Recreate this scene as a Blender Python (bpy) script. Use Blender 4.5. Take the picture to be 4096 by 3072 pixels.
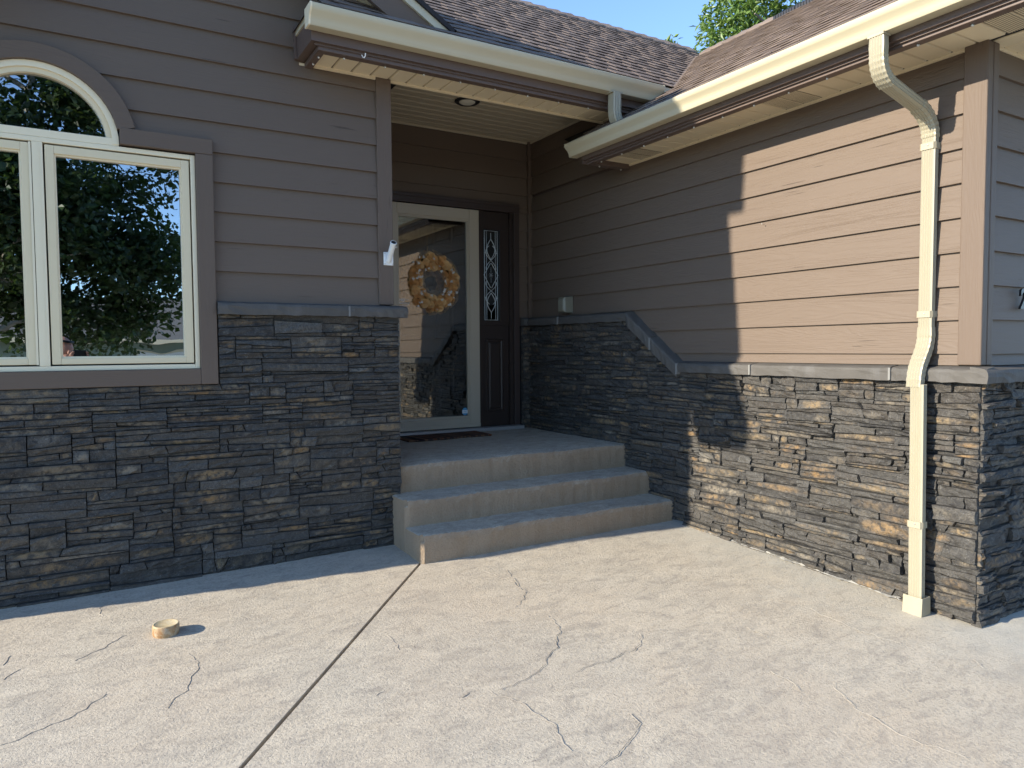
import bpy, bmesh, math, random
from mathutils import Vector, Matrix
random.seed(7)
R = math.radians
PI = math.pi
Z0 = 1.55                       # lens height above the patio under the photographer
sc = bpy.context.scene
for o in list(bpy.data.objects): bpy.data.objects.remove(o)
COL = sc.collection

# ------------------------------------------------------------------ camera
YAW, PIT, ROL, FPX = 0.53536, -0.04878, -0.006705, 2883.3      # solved from the photograph's vanishing points
fw = Vector((math.sin(YAW)*math.cos(PIT), math.cos(YAW)*math.cos(PIT), math.sin(PIT)))
rt0 = Vector((math.cos(YAW), -math.sin(YAW), 0)); up0 = rt0.cross(fw)
rt = math.cos(ROL)*rt0 + math.sin(ROL)*up0
up = -math.sin(ROL)*rt0 + math.cos(ROL)*up0
cam = bpy.data.cameras.new('Camera'); co = bpy.data.objects.new('Camera', cam); COL.objects.link(co)
co.matrix_world = Matrix(((rt.x, up.x, -fw.x, 0), (rt.y, up.y, -fw.y, 0), (rt.z, up.z, -fw.z, Z0), (0, 0, 0, 1)))
cam.sensor_fit = 'HORIZONTAL'; cam.sensor_width = 36; cam.lens = FPX/4096*36
cam.clip_start = 0.05; cam.clip_end = 2000
sc.camera = co
sc.render.resolution_x, sc.render.resolution_y = 1024, 768

# ------------------------------------------------------------------ sky, sun, exposure
LD = Vector((1, -0.133, -0.42)).normalized()                   # direction the sunlight travels
SUN_EL = math.asin(-LD.z); SUN_AZ = math.atan2(-LD.x, -LD.y)
w = bpy.data.worlds.new('World'); sc.world = w; w.use_nodes = True
nt = w.node_tree; nt.nodes.clear()
sky = nt.nodes.new('ShaderNodeTexSky'); sky.sky_type = 'NISHITA'; sky.sun_disc = False
sky.sun_elevation = SUN_EL; sky.sun_rotation = SUN_AZ % (2*PI)
sky.altitude = 3000; sky.air_density = 1.0; sky.dust_density = 0.0; sky.ozone_density = 3.0
bg = nt.nodes.new('ShaderNodeBackground'); bg.inputs[1].default_value = 0.105
ow = nt.nodes.new('ShaderNodeOutputWorld')
nt.links.new(sky.outputs[0], bg.inputs[0]); nt.links.new(bg.outputs[0], ow.inputs[0])
sl = bpy.data.lights.new('Sun', 'SUN'); so = bpy.data.objects.new('Sun', sl); COL.objects.link(so)
sl.energy = 2.3; sl.angle = R(0.53); sl.color = (1.0, 0.91, 0.76)
so.rotation_euler = LD.to_track_quat('-Z', 'Y').to_euler(); so.location = (-8, 3, 9)
sc.view_settings.view_transform = 'Standard'; sc.view_settings.look = 'None'
sc.view_settings.exposure = 2.17; sc.view_settings.gamma = 1
sc.cycles.use_denoising = True
sc.cycles.max_bounces = 6; sc.cycles.diffuse_bounces = 4; sc.cycles.glossy_bounces = 3; sc.cycles.transparent_max_bounces = 10
sc.cycles.sample_clamp_indirect = 6

# ------------------------------------------------------------------ pixel -> place (photograph pixels, 4096 wide)
def ray(u, v):
    return rt*((u-2048)/FPX) + up*(-(v-1536)/FPX) + fw
GA, GX, GY = -1.555, 0.013, 0.046                                # patio plane, relative to the lens
def gz(x, y):
    return GA + GX*max(-8, min(8, x)) + GY*max(-1.5, min(6, y))
def gpt(u, v):
    d = ray(u, v); n = Vector((-GX, -GY, 1)); return d*(GA/n.dot(d))

# ------------------------------------------------------------------ materials
def newmat(name):
    m = bpy.data.materials.new(name); m.use_nodes = True
    m.node_tree.nodes.clear()
    return m
class N:
    def __init__(s, m): s.t = m.node_tree; s.n = s.t.nodes; s.l = s.t.links
    def a(s, typ, props=None, **ins):
        x = s.n.new('ShaderNode'+typ)
        for k, v in (props or {}).items(): setattr(x, k, v)
        for k, v in ins.items(): s.i(x, k, v)
        return x
    def i(s, x, k, v):
        key = k.replace('_', ' ') if isinstance(k, str) else k
        if isinstance(k, str) and k.startswith('i') and k[1:].isdigit(): key = int(k[1:])
        sock = x.inputs[key]
        if hasattr(v, 'bl_idname') and hasattr(v, 'outputs'): s.l.new(v.outputs[0], sock)
        elif hasattr(v, 'is_output'): s.l.new(v, sock)
        else: sock.default_value = v
    def math(s, op, a, b=0.0, c=None, clamp=False):
        x = s.n.new('ShaderNodeMath'); x.operation = op; x.use_clamp = clamp
        s.i(x, 'i0', a); s.i(x, 'i1', b)
        if c is not None: s.i(x, 'i2', c)
        return x
    def mix(s, f, a, b, typ='MIX'):
        x = s.n.new('ShaderNodeMix'); x.data_type = 'RGBA'; x.blend_type = typ
        s.i(x, 'i0', f); 
        for k, v in ((6, a), (7, b)):
            if isinstance(v, tuple): x.inputs[k].default_value = (*v[:3], 1)
            else: s.i(x, 'i%d' % k, v)
        return x.outputs[2]
    def ramp(s, f, stops, interp='LINEAR'):
        x = s.n.new('ShaderNodeValToRGB'); x.color_ramp.interpolation = interp
        e = x.color_ramp.elements
        while len(e) < len(stops): e.new(0.5)
        for q, (p, c) in zip(e, stops):
            q.position = p; q.color = (*c, 1) if isinstance(c, tuple) else (c, c, c, 1)
        s.i(x, 'i0', f); return x
    def pos(s, scale=(1, 1, 1), rot=(0, 0, 0)):
        g = s.n.new('ShaderNodeNewGeometry')
        m = s.n.new('ShaderNodeMapping'); s.l.new(g.outputs['Position'], m.inputs[0])
        m.inputs['Scale'].default_value = scale; m.inputs['Rotation'].default_value = rot
        return m
    def noise(s, vec, scale=5, detail=4, rough=.55, dist=0):
        x = s.n.new('ShaderNodeTexNoise'); s.i(x, 'Vector', vec)
        x.inputs['Scale'].default_value = scale; x.inputs['Detail'].default_value = detail
        x.inputs['Roughness'].default_value = rough; x.inputs['Distortion'].default_value = dist
        return x
    def out(s, col, rough=.6, bump=None, bstr=.4, bdist=.003, metal=0, spec=.4, **kw):
        p = s.n.new('ShaderNodeBsdfPrincipled')
        if isinstance(col, tuple): p.inputs['Base Color'].default_value = (*col[:3], 1)
        else: s.i(p, 'Base_Color', col)
        s.i(p, 'Roughness', rough); p.inputs['Metallic'].default_value = metal
        p.inputs['Specular IOR Level'].default_value = spec
        if bump is not None:
            b = s.n.new('ShaderNodeBump'); b.inputs['Strength'].default_value = bstr; b.inputs['Distance'].default_value = bdist
            s.i(b, 'Height', bump); s.l.new(b.outputs[0], p.inputs['Normal'])
        o = s.n.new('ShaderNodeOutputMaterial'); s.l.new(p.outputs[0], o.inputs[0])
        return p

def m_wood(name, axis, col=(.138, .1015, .0745), grain=1.0):
    m = newmat(name); n = N(m)
    al, ac = 0.55, 7.0
    s1 = {'x': (al, 3, ac), 'y': (3, al, ac), 'z': (ac, ac, al)}[axis]
    oi = n.a('ObjectInfo')
    off = n.a('VectorMath', {'operation': 'ADD'}); n.i(off, 'i0', n.pos(s1))
    sc3 = n.a('CombineXYZ', X=n.math('MULTIPLY', oi.outputs['Random'], 37.0), Y=n.math('MULTIPLY', oi.outputs['Random'], 91.0)); n.i(off, 'i1', sc3)
    base = n.noise(off.outputs[0], 1.3, 3, .5, .6)
    rings = n.math('SINE', n.math('MULTIPLY', base.outputs['Fac'], 120.0))
    s2 = {'x': (6, 40, 90), 'y': (40, 6, 90), 'z': (90, 90, 6)}[axis]
    fib = n.noise(n.pos(s2), 1.0, 5, .7)
    big = n.noise(n.pos((1.2, 1.2, 2.5)), 1.5, 3)
    crk = n.noise(n.pos({'x': (2.2, 9, 70), 'y': (9, 2.2, 70), 'z': (70, 70, 2.2)}[axis]), 1.0, 2, .5)
    crack = n.ramp(crk.outputs['Fac'], [(.70, 0.0), (.735, 1.0)])
    zone = n.ramp(n.noise(n.pos(), 1.7, 2).outputs['Fac'], [(.5, 0.0), (.62, 1.0)])
    crack = n.math('MULTIPLY', crack, zone)
    h = n.math('ADD', n.math('MULTIPLY', rings, .24*grain), n.math('MULTIPLY', fib.outputs['Fac'], .9))
    h = n.math('SUBTRACT', h, n.math('MULTIPLY', crack, 1.2))
    c = n.mix(n.math('MULTIPLY', big.outputs['Fac'], .55), tuple(k*.93 for k in col), tuple(k*1.09 for k in col))
    c = n.mix(n.math('MULTIPLY', oi.outputs['Random'], .35), c, tuple(k*.90 for k in col))
    c = n.mix(n.math('MULTIPLY', crack, .65), c, (.035, .026, .022))
    c = n.mix(n.math('MULTIPLY', n.ramp(fib.outputs['Fac'], [(.52, 0.0), (.72, 1.0)]), .16), c, tuple(k*.75 for k in col))
    n.out(c, .62, h, .60*min(1, grain+.2), .0030, spec=.3)
    return m

def m_plain(name, col, rough=.5, var=.12, bscale=60, bstr=.12, spec=.4, metal=0, dirt=None):
    m = newmat(name); n = N(m)
    a = n.noise(n.pos(), 4, 4, .6); b = n.noise(n.pos(), bscale, 4, .6)
    c = n.mix(a.outputs['Fac'], tuple(k*(1-var) for k in col), tuple(min(1, k*(1+var)) for k in col))
    if dirt:
        c = n.mix(n.math('MULTIPLY', n.ramp(n.noise(n.pos((1, 1, .35)), 9, 6, .7).outputs['Fac'], [(.50, 0.0), (.75, 1.0)]), .35), c, dirt)
    n.out(c, n.math('ADD', rough-.08, n.math('MULTIPLY', b.outputs['Fac'], .16)), b.outputs['Fac'], bstr, .002, metal, spec)
    return m

def m_stone(name):
    m = newmat(name); n = N(m)
    rv = n.a('Attribute', {'attribute_name': 'rv'}); sp = n.a('Attribute', {'attribute_name': 'sp'})
    r = n.a('SeparateXYZ', Vector=rv.outputs['Vector']); s = n.a('SeparateXYZ', Vector=sp.outputs['Vector'])
    offv = n.a('VectorMath', {'operation': 'MULTIPLY_ADD'}); n.i(offv, 'i0', rv.outputs['Vector']); offv.inputs[1].default_value = (13, 17, 29); n.i(offv, 'i2', n.pos())
    P = offv.outputs[0]
    big = n.noise(P, 9, 4, .6, .4); mid = n.noise(P, 30, 4, .65, .3); fine = n.noise(P, 120, 3, .7)
    base = n.ramp(r.outputs[0], [(0.0, (.028, .026, .0245)), (.35, (.043, .040, .036)), (.6, (.057, .052, .045)), (.8, (.050, .042, .034)), (.93, (.066, .062, .056)), (1.0, (.090, .086, .078))])
    c = n.mix(n.ramp(mid.outputs['Fac'], [(.35, 0.0), (.7, 1.0)]), base, n.mix(.55, base, (.115, .108, .094)))
    c = n.mix(n.math('MULTIPLY', n.ramp(fine.outputs['Fac'], [(.44, 0.0), (.62, 1.0)]), .55), c, (.018, .018, .020))
    # rust / tan bloom on the middle of some faces
    d2 = n.math('ADD', n.math('POWER', s.outputs[0], 2.0), n.math('POWER', s.outputs[1], 2.0))
    fall = n.math('SUBTRACT', 1.15, d2, clamp=True)
    pick = n.ramp(r.outputs[1], [(.38, 0.0), (.58, .35), (.80, .85), (.95, 1.0)])
    msk = n.math('MULTIPLY', n.math('MULTIPLY', fall, pick), n.ramp(big.outputs['Fac'], [(.34, 0.0), (.54, 1.0)]))
    msk = n.math('MULTIPLY', msk, n.ramp(mid.outputs['Fac'], [(.38, .05), (.58, 1.0)]))
    tan = n.ramp(r.outputs[2], [(0.0, (.250, .150, .062)), (.5, (.255, .180, .095)), (.8, (.185, .143, .090)), (1.0, (.250, .215, .165))])
    c = n.mix(n.math('MULTIPLY', msk, .85), c, tan)
    fl = n.ramp(n.noise(P, 62, 5, .75, 1.2).outputs['Fac'], [(.58, 0.0), (.66, 1.0)])
    c = n.mix(n.math('MULTIPLY', fl, .30), c, (.30, .29, .27))
    h = n.math('ADD', n.math('MULTIPLY', big.outputs['Fac'], .8), n.math('ADD', n.math('MULTIPLY', mid.outputs['Fac'], .7), n.math('MULTIPLY', fine.outputs['Fac'], .25)))
    st = n.noise(n.pos((8, 8, 60)), 1, 4, .6)
    h = n.math('ADD', h, n.math('MULTIPLY', st.outputs['Fac'], .35))
    n.out(c, .78, h, 1.0, .013, spec=.30)
    return m

def m_concrete(name, tint=1.0, cols=((.470, .405, .310), (.425, .380, .305), (.525, .465, .365)), stain=(.235, .210, .180), bs=.58, riser=False):
    m = newmat(name); n = N(m)
    p0 = n.pos(); ps = n.pos((1.0, 1.9, 1.0), (0, 0, R(-32)))
    big = n.noise(p0, 1.1, 4, .55, .5); med = n.noise(ps, 4.5, 4, .65, .6); spk = n.noise(p0, 70, 4, .7, .4); fine = n.noise(p0, 130, 3, .7)
    c = n.mix(n.ramp(big.outputs['Fac'], [(.35, 0.0), (.65, 1.0)]), cols[0], cols[1])
    c = n.mix(n.ramp(med.outputs['Fac'], [(.38, 0.0), (.68, .8)]), c, cols[2])
    c = n.mix(n.math('MULTIPLY', n.ramp(n.noise(ps, 7, 5, .72, 1.0).outputs['Fac'], [(.48, 0.0), (.70, 1.0)]), .66), c, stain)
    c = n.mix(n.math('MULTIPLY', n.ramp(spk.outputs['Fac'], [(.50, 0.0), (.64, 1.0)]), .45), c, tuple(k*.8 for k in stain))
    c = n.mix(n.math('MULTIPLY', n.ramp(n.noise(p0, .9, 3).outputs['Fac'], [(.45, 0.0), (.70, 1.0)]), .35), c, (.45, .365, .27))
    c = n.mix(n.math('MULTIPLY', n.ramp(n.noise(ps, 2.2, 6, .70, .8).outputs['Fac'], [(.50, 0.0), (.66, 1.0)]), .34), c, (.31, .275, .225))
    c = n.mix(n.math('MULTIPLY', n.ramp(fine.outputs['Fac'], [(.60, 0.0), (.75, 1.0)]), .25), c, (.55, .53, .48))
    if not riser:  # chalky efflorescence creeping out from the foot of the wing wall
        px_ = n.a('SeparateXYZ', Vector=p0)
        ef = n.math('ADD', px_.outputs[0], n.math('MULTIPLY', n.math('SUBTRACT', n.noise(p0, 5, 5, .65).outputs['Fac'], .5), 1.0))
        c = n.mix(n.math('MULTIPLY', n.ramp(n.math('SUBTRACT', ef, 3.0), [(.25, 0.0), (.95, 1.0)]), .60), c, (.44, .43, .375))
    if riser:      # risers: brown stain plus warm ground bounce put into the colour; treads worn pale
        gn = n.a('NewGeometry'); gs = n.a('SeparateXYZ', Vector=gn.outputs['True Normal'])
        drip = n.noise(n.pos((11, 11, 1.6)), 1, 5, .65)
        c = n.mix(n.math('MULTIPLY', n.ramp(drip.outputs['Fac'], [(.46, 0.0), (.70, 1.0)]), .35), c, (.15, .125, .095))
        tread_mask = n.math('ADD', n.math('ABSOLUTE', gs.outputs[2]), n.math('MULTIPLY', n.math('SUBTRACT', med.outputs['Fac'], .5), .7))
        c = n.mix(n.ramp(tread_mask, [(.25, 1.0), (.85, 0.0)]), c, n.mix(.72, c, (.265, .175, .100)))
    lump = n.noise(ps, 14, 5, .6, .8)
    h = n.math('ADD', n.math('MULTIPLY', lump.outputs['Fac'], .30), n.math('ADD', n.math('MULTIPLY', spk.outputs['Fac'], .60), n.math('MULTIPLY', fine.outputs['Fac'], .26)))
    h = n.math('ADD', h, n.math('MULTIPLY', n.noise(ps, 3, 3, .5, .5).outputs['Fac'], .9))
    n.out(c, .80, h, bs, .011, spec=.3)
    return m

def m_shingle(name):
    m = newmat(name); n = N(m)
    rv = n.a('Attribute', {'attribute_name': 'rv'}); r = n.a('SeparateXYZ', Vector=rv.outputs['Vector'])
    c = n.ramp(r.outputs[0], [(0.0, (.100, .076, .063)), (.25, (.155, .116, .094)), (.6, (.210, .160, .128)), (1.0, (.265, .205, .165))])
    g = n.noise(n.pos(), 260, 3, .7); b = n.noise(n.pos(), 3, 3)
    c2 = n.mix(n.math('MULTIPLY', n.ramp(g.outputs['Fac'], [(.35, 0.0), (.7, 1.0)]), .5), c, (.055, .045, .04))
    c2 = n.mix(n.math('MULTIPLY', b.outputs['Fac'], .3), c2, (.20, .165, .14))
    n.out(c2, .9, g.outputs['Fac'], .6, .004, spec=.2)
    return m

def m_glass(name, refl, tint=(.85, .9, .88), wav=0.0, wscale=3.0):
    m = newmat(name); n = N(m)
    tr = n.a('BsdfTransparent'); tr.inputs[0].default_value = (*tint, 1)
    gl = n.a('BsdfGlossy'); gl.inputs['Roughness'].default_value = 0.0; gl.inputs[0].default_value = (.92, .97, 1, 1)
    fr = n.a('Fresnel'); fr.inputs[0].default_value = 1.5
    f = n.math('ADD', refl, fr, clamp=True)
    if wav:
        b = n.a('Bump'); b.inputs['Strength'].default_value = wav; b.inputs['Distance'].default_value = .01
        n.i(b, 'Height', n.noise(n.pos(), wscale, 2, .5).outputs['Fac']); n.l.new(b.outputs[0], gl.inputs['Normal'])
    mx = n.a('MixShader'); n.i(mx, 'i0', f); n.l.new(tr.outputs[0], mx.inputs[1]); n.l.new(gl.outputs[0], mx.inputs[2])
    o = n.a('OutputMaterial'); n.l.new(mx.outputs[0], o.inputs[0])
    return m

def m_leaf(name, c1, c2):
    m = newmat(name); n = N(m)
    rv = n.a('Attribute', {'attribute_name': 'rv'}); r = n.a('SeparateXYZ', Vector=rv.outputs['Vector'])
    c = n.mix(r.outputs[0], c1, c2)
    d = n.a('BsdfPrincipled', Roughness=.45); n.i(d, 'Base_Color', c)
    t = n.a('BsdfTranslucent'); n.i(t, 'Color', n.mix(.4, c, (.16, .26, .03)))
    mx = n.a('MixShader'); mx.inputs[0].default_value = .32
    n.l.new(d.outputs[0], mx.inputs[1]); n.l.new(t.outputs[0], mx.inputs[2])
    o = n.a('OutputMaterial'); n.l.new(mx.outputs[0], o.inputs[0])
    return m

def m_chipped(name):
    m = newmat(name); n = N(m)
    a = n.ramp(n.noise(n.pos(), 38, 6, .7, .6).outputs['Fac'], [(.47, 0.0), (.51, 1.0)])
    g = n.a('NewGeometry'); z = n.a('SeparateXYZ', Vector=g.outputs['Normal'])
    b = n.ramp(n.noise(n.pos(), 24, 5, .7).outputs['Fac'], [(.52, 0.0), (.57, 1.0)])
    up_ = n.math('MULTIPLY', n.math('SUBTRACT', z.outputs[2], .2, clamp=True), .75)
    a = n.math('ADD', n.math('MULTIPLY', a, .22), up_, clamp=True)
    c = n.mix(a, (.27, .145, .06), (.58, .50, .31)); c = n.mix(n.math('MULTIPLY', b, .35), c, (.50, .46, .36))
    n.out(c, .6, a, .5, .0015); return m

def m_mat(name):
    m = newmat(name); n = N(m)
    p = n.pos((1, .35, 1)); s = n.a('SeparateXYZ', Vector=p)
    wv = n.noise(n.a('CombineXYZ', X=n.math('ADD', n.math('MULTIPLY', s.outputs[0], 14.0), n.math('MULTIPLY', s.outputs[1], 5.0))), 1.0, 1)
    c = n.ramp(wv.outputs['Fac'], [(.30, (.12, .028, .016)), (.42, (.15, .085, .05)), (.5, (.030, .022, .022)), (.58, (.17, .10, .06)), (.68, (.14, .04, .024))])
    n.out(c.outputs[0], .95, n.noise(n.pos(), 300, 2).outputs['Fac'], .8, .004, spec=.1); return m

def m_perf(name, col, along):
    m = newmat(name); n = N(m)
    p = n.pos((95, 95, 1)); fx = n.a('VectorMath', {'operation': 'FRACTION'}); n.i(fx, 'i0', p)
    d = n.a('VectorMath', {'operation': 'SUBTRACT'}); n.i(d, 'i0', fx.outputs[0]); d.inputs[1].default_value = (.5, .5, 0)
    s = n.a('SeparateXYZ', Vector=d.outputs[0])
    r = n.math('ADD', n.math('POWER', s.outputs[0], 2.0), n.math('POWER', s.outputs[1], 2.0))
    h = n.math('LESS_THAN', r, .115)
    n.out(n.mix(h, col, (.03, .026, .02)), .5); return m

SID_A = m_wood('siding paint along x', 'x', grain=.55)
SID_B = m_wood('siding paint along y', 'y', grain=1.0)
SID_V = m_wood('trim paint upright', 'z', (.130, .094, .069), .6)
SID_X = m_wood('trim paint along x', 'x', (.130, .094, .069), .6)
STONE = m_stone('ledge stone')
LEDGE = m_plain('slate ledge', (.086, .079, .070), .75, .30, 45, .6, .3, dirt=(.17, .165, .16))
MORTAR = m_plain('mortar', (.20, .195, .18), .9, .15, 90, .5, .2)
BACK = m_plain('dark backing', (.022, .021, .020), .9, .1)
BACKW = m_plain('wall sheathing', (.10, .07, .055), .8, .1)
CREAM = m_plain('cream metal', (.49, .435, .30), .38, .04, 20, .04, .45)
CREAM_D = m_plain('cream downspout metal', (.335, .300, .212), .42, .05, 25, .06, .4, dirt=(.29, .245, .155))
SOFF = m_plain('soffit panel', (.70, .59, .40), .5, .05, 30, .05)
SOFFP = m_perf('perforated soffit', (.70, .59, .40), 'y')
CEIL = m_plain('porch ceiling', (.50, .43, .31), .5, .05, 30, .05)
FASC = m_plain('brown fascia metal', (.112, .078, .062), .5, .08, 40, .08)
VINW = m_plain('window frame vinyl', (.76, .66, .46), .4, .03, 25, .04)
VINT = m_plain('window sash tan', (.68, .57, .37), .4, .03, 25, .04)
STORM = m_plain('storm door frame', (.47, .41, .31), .4, .04, 30, .05)
DOORM = m_plain('door brown', (.036, .024, .019), .45, .1, 50, .05)
JAMB = m_plain('door casing brown', (.055, .038, .032), .5, .1, 50, .08)
ALU = m_plain('aluminium sill', (.42, .42, .41), .4, .08, 60, .1, metal=.5)
CONC = m_concrete('stamped concrete')
STEPC = m_concrete('step concrete',  cols=((.440, .385, .295), (.410, .370, .300), (.500, .445, .350)), stain=(.24, .205, .155), bs=1.0, riser=True)
JOINT = m_plain('joint filler', (.085, .078, .070), .9, .2, 60, .4)
CREASE = m_plain('crease', (.25, .22, .185), .9, .25, 60, .5)
SHING = m_shingle('asphalt shingle')
SHDARK = m_plain('dark felt', (.025, .023, .024), .9, .2, 100, .5)
WHITE = m_plain('white enamel', (.80, .80, .77), .35, .03)
BLACK = m_plain('black metal', (.012, .012, .014), .4, .1)
STEEL = m_plain('bright screw', (.62, .60, .55), .3, .05, metal=.7)
GLASSW = m_glass('window glass', .36, (.25, .30, .28), .10, 3.0)
GLASSD = m_glass('storm door glass', .16, (.76, .76, .74), .030, 1.6)
GLASSS = m_glass('sidelight glass', .10, (.5, .55, .55))
CAME = m_plain('zinc came', (.62, .66, .66), .35, .05, metal=.4)
PLASTIC = m_glass('clear plastic', .03, (.62, .62, .54))
BUBBLE = m_plain('weathered clear plastic', (.20, .19, .14), .35, .12)
LENS = m_plain('frosted lens', (.70, .66, .55), .4, .03)
CHIP = m_chipped('chipped paint')
MATM = m_mat('striped coir')
WOODF1 = m_plain('wood curl flower', (.74, .42, .16), .75, .22, 70, .3)
WOODF2 = m_plain('wood curl flower pale', (.82, .55, .25), .75, .22, 70, .3)
PETAL = m_plain('white petal', (.74, .72, .66), .7, .06)
STRAP = m_plain('leather strap', (.10, .05, .02), .6, .2)
DECAL = m_plain('white decal', (.80, .80, .78), .6, .02)
BLUE = m_plain('sky blue decal', (.10, .36, .58), .5, .05)
GREYTXT = m_plain('grey decal ink', (.18, .42, .60), .5, .02)
ROOM = m_plain('dark room', (.03, .03, .03), .9, .1)
SKIN = m_plain('skin', (.52, .27, .19), .5, .10, 120, .15)
SHIRT = m_plain('dark shirt', (.035, .05, .055), .8, .15)
JEAN = m_plain('denim', (.05, .07, .12), .8, .2)
BEARD = m_plain('short beard', (.16, .11, .08), .9, .3, 300, .6)
BARK = m_plain('bark', (.20, .165, .125), .9, .35, 25, .9)
BARKW = m_plain('pale bark', (.34, .31, .26), .85, .3, 22, .8)
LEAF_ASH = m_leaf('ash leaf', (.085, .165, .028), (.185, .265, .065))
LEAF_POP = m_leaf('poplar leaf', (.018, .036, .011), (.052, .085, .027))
LAWN = m_plain('lawn soil', (.075, .090, .040), .9, .4, 60, .8)
NWALL = m_plain('sage stucco', (.26, .32, .27), .8, .08)
NROOF = m_plain('grey shingle roof', (.17, .165, .155), .9, .2, 120, .6)
DIRTW = m_plain('efflorescence', (.33, .315, .28), .95, .2, 70, .6)

# ------------------------------------------------------------------ mesh helpers (lens-relative coordinates)
WPOS = {}
class MB:
    def __init__(s): s.v = []; s.f = []; s.rv = []; s.sp = []
    def add(s, vs, fs, rv=None, sp=None):
        k = len(s.v); s.v += [tuple(v) for v in vs]; s.f += [tuple(i+k for i in f) for f in fs]
        s.rv += [rv or (0, 0, 0)]*len(vs); s.sp += sp or [(0, 0, 0)]*len(vs)
        return s
    def box(s, x0, x1, y0, y1, z0, z1, rv=None):
        v = [(x, y, z) for z in (z0, z1) for y in (y0, y1) for x in (x0, x1)]
        return s.add(v, [(0, 2, 3, 1), (4, 5, 7, 6), (0, 1, 5, 4), (2, 6, 7, 3), (0, 4, 6, 2), (1, 3, 7, 5)], rv)
    def hexa(s, v, rv=None):
        return s.add(v, [(0, 2, 3, 1), (4, 5, 7, 6), (0, 1, 5, 4), (2, 6, 7, 3), (0, 4, 6, 2), (1, 3, 7, 5)], rv)
    def prism(s, poly, fn, a0, a1, caps=True, seg=1):
        n = len(poly); vs = []
        for q in range(seg+1):
            a = a0+(a1-a0)*q/seg; vs += [fn(p, a) for p in poly]
        fs = [(q*n+i, q*n+(i+1) % n, (q+1)*n+(i+1) % n, (q+1)*n+i) for q in range(seg) for i in range(n)]
        if caps: fs += [tuple(range(n))[::-1], tuple(range(seg*n, seg*n+n))]
        return s.add(vs, fs)
    def tube(s, pts, r, n=8, closed=False, caps=True):
        pts = [Vector(p) for p in pts]; m = len(pts); vs = []; ref = None
        for i, p in enumerate(pts):
            a = pts[i-1] if (i > 0 or closed) else p
            b = pts[(i+1) % m] if (i < m-1 or closed) else p
            t = (b-a).normalized()
            if ref is None: ref = t.orthogonal().normalized()
            ref = (ref - t*ref.dot(t)).normalized(); bi = t.cross(ref)
            rr = r[i] if isinstance(r, (list, tuple)) else r
            vs += [p+ref*(rr*math.cos(2*PI*k/n))+bi*(rr*math.sin(2*PI*k/n)) for k in range(n)]
        fs = []
        for i in range(m if closed else m-1):
            j = (i+1) % m
            fs += [(i*n+k, i*n+(k+1) % n, j*n+(k+1) % n, j*n+k) for k in range(n)]
        if caps and not closed: fs += [tuple(range(n))[::-1], tuple(range((m-1)*n, m*n))]
        return s.add(vs, fs)
    def sweep(s, prof, frames):
        """prof: list of (a,b); frames: list of (origin, ax, bx)"""
        n = len(prof); vs = []
        for o, A, B in frames: vs += [Vector(o)+Vector(A)*a+Vector(B)*b for a, b in prof]
        m = len(frames)
        fs = [(i*n+k, i*n+(k+1) % n, (i+1)*n+(k+1) % n, (i+1)*n+k) for i in range(m-1) for k in range(n)]
        fs += [tuple(range(n))[::-1], tuple(range((m-1)*n, m*n))]
        return s.add(vs, fs)
    def lathe(s, prof, c, n=24, axis='z'):
        vs = []; c = Vector(c)
        for r, h in prof:
            for k in range(n):
                a = 2*PI*k/n; p = (r*math.cos(a), r*math.sin(a), h)
                p = {'z': p, 'y': (p[0], -p[2], p[1]), 'x': (-p[2], p[0], p[1])}[axis]
                vs.append(c+Vector(p))
        m = len(prof); fs = [(i*n+k, i*n+(k+1) % n, (i+1)*n+(k+1) % n, (i+1)*n+k) for i in range(m-1) for k in range(n)]
        fs += [tuple(range(n))[::-1], tuple(range((m-1)*n, m*n))]
        return s.add(vs, fs)
    def ball(s, c, r, n=8, m=6, sc=(1, 1, 1)):
        c = Vector(c); vs = []
        for j in range(1, m):
            t = PI*j/m
            for k in range(n):
                a = 2*PI*k/n; vs.append(c+Vector((r*sc[0]*math.sin(t)*math.cos(a), r*sc[1]*math.sin(t)*math.sin(a), r*sc[2]*math.cos(t))))
        vs += [c+Vector((0, 0, r*sc[2])), c-Vector((0, 0, r*sc[2]))]; T = len(vs)-2
        fs = [(j*n+k, j*n+(k+1) % n, (j+1)*n+(k+1) % n, (j+1)*n+k) for j in range(m-2) for k in range(n)]
        fs += [(T, (k+1) % n, k) for k in range(n)] + [(T+1, (m-2)*n+k, (m-2)*n+(k+1) % n) for k in range(n)]
        return s.add(vs, fs)

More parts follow.
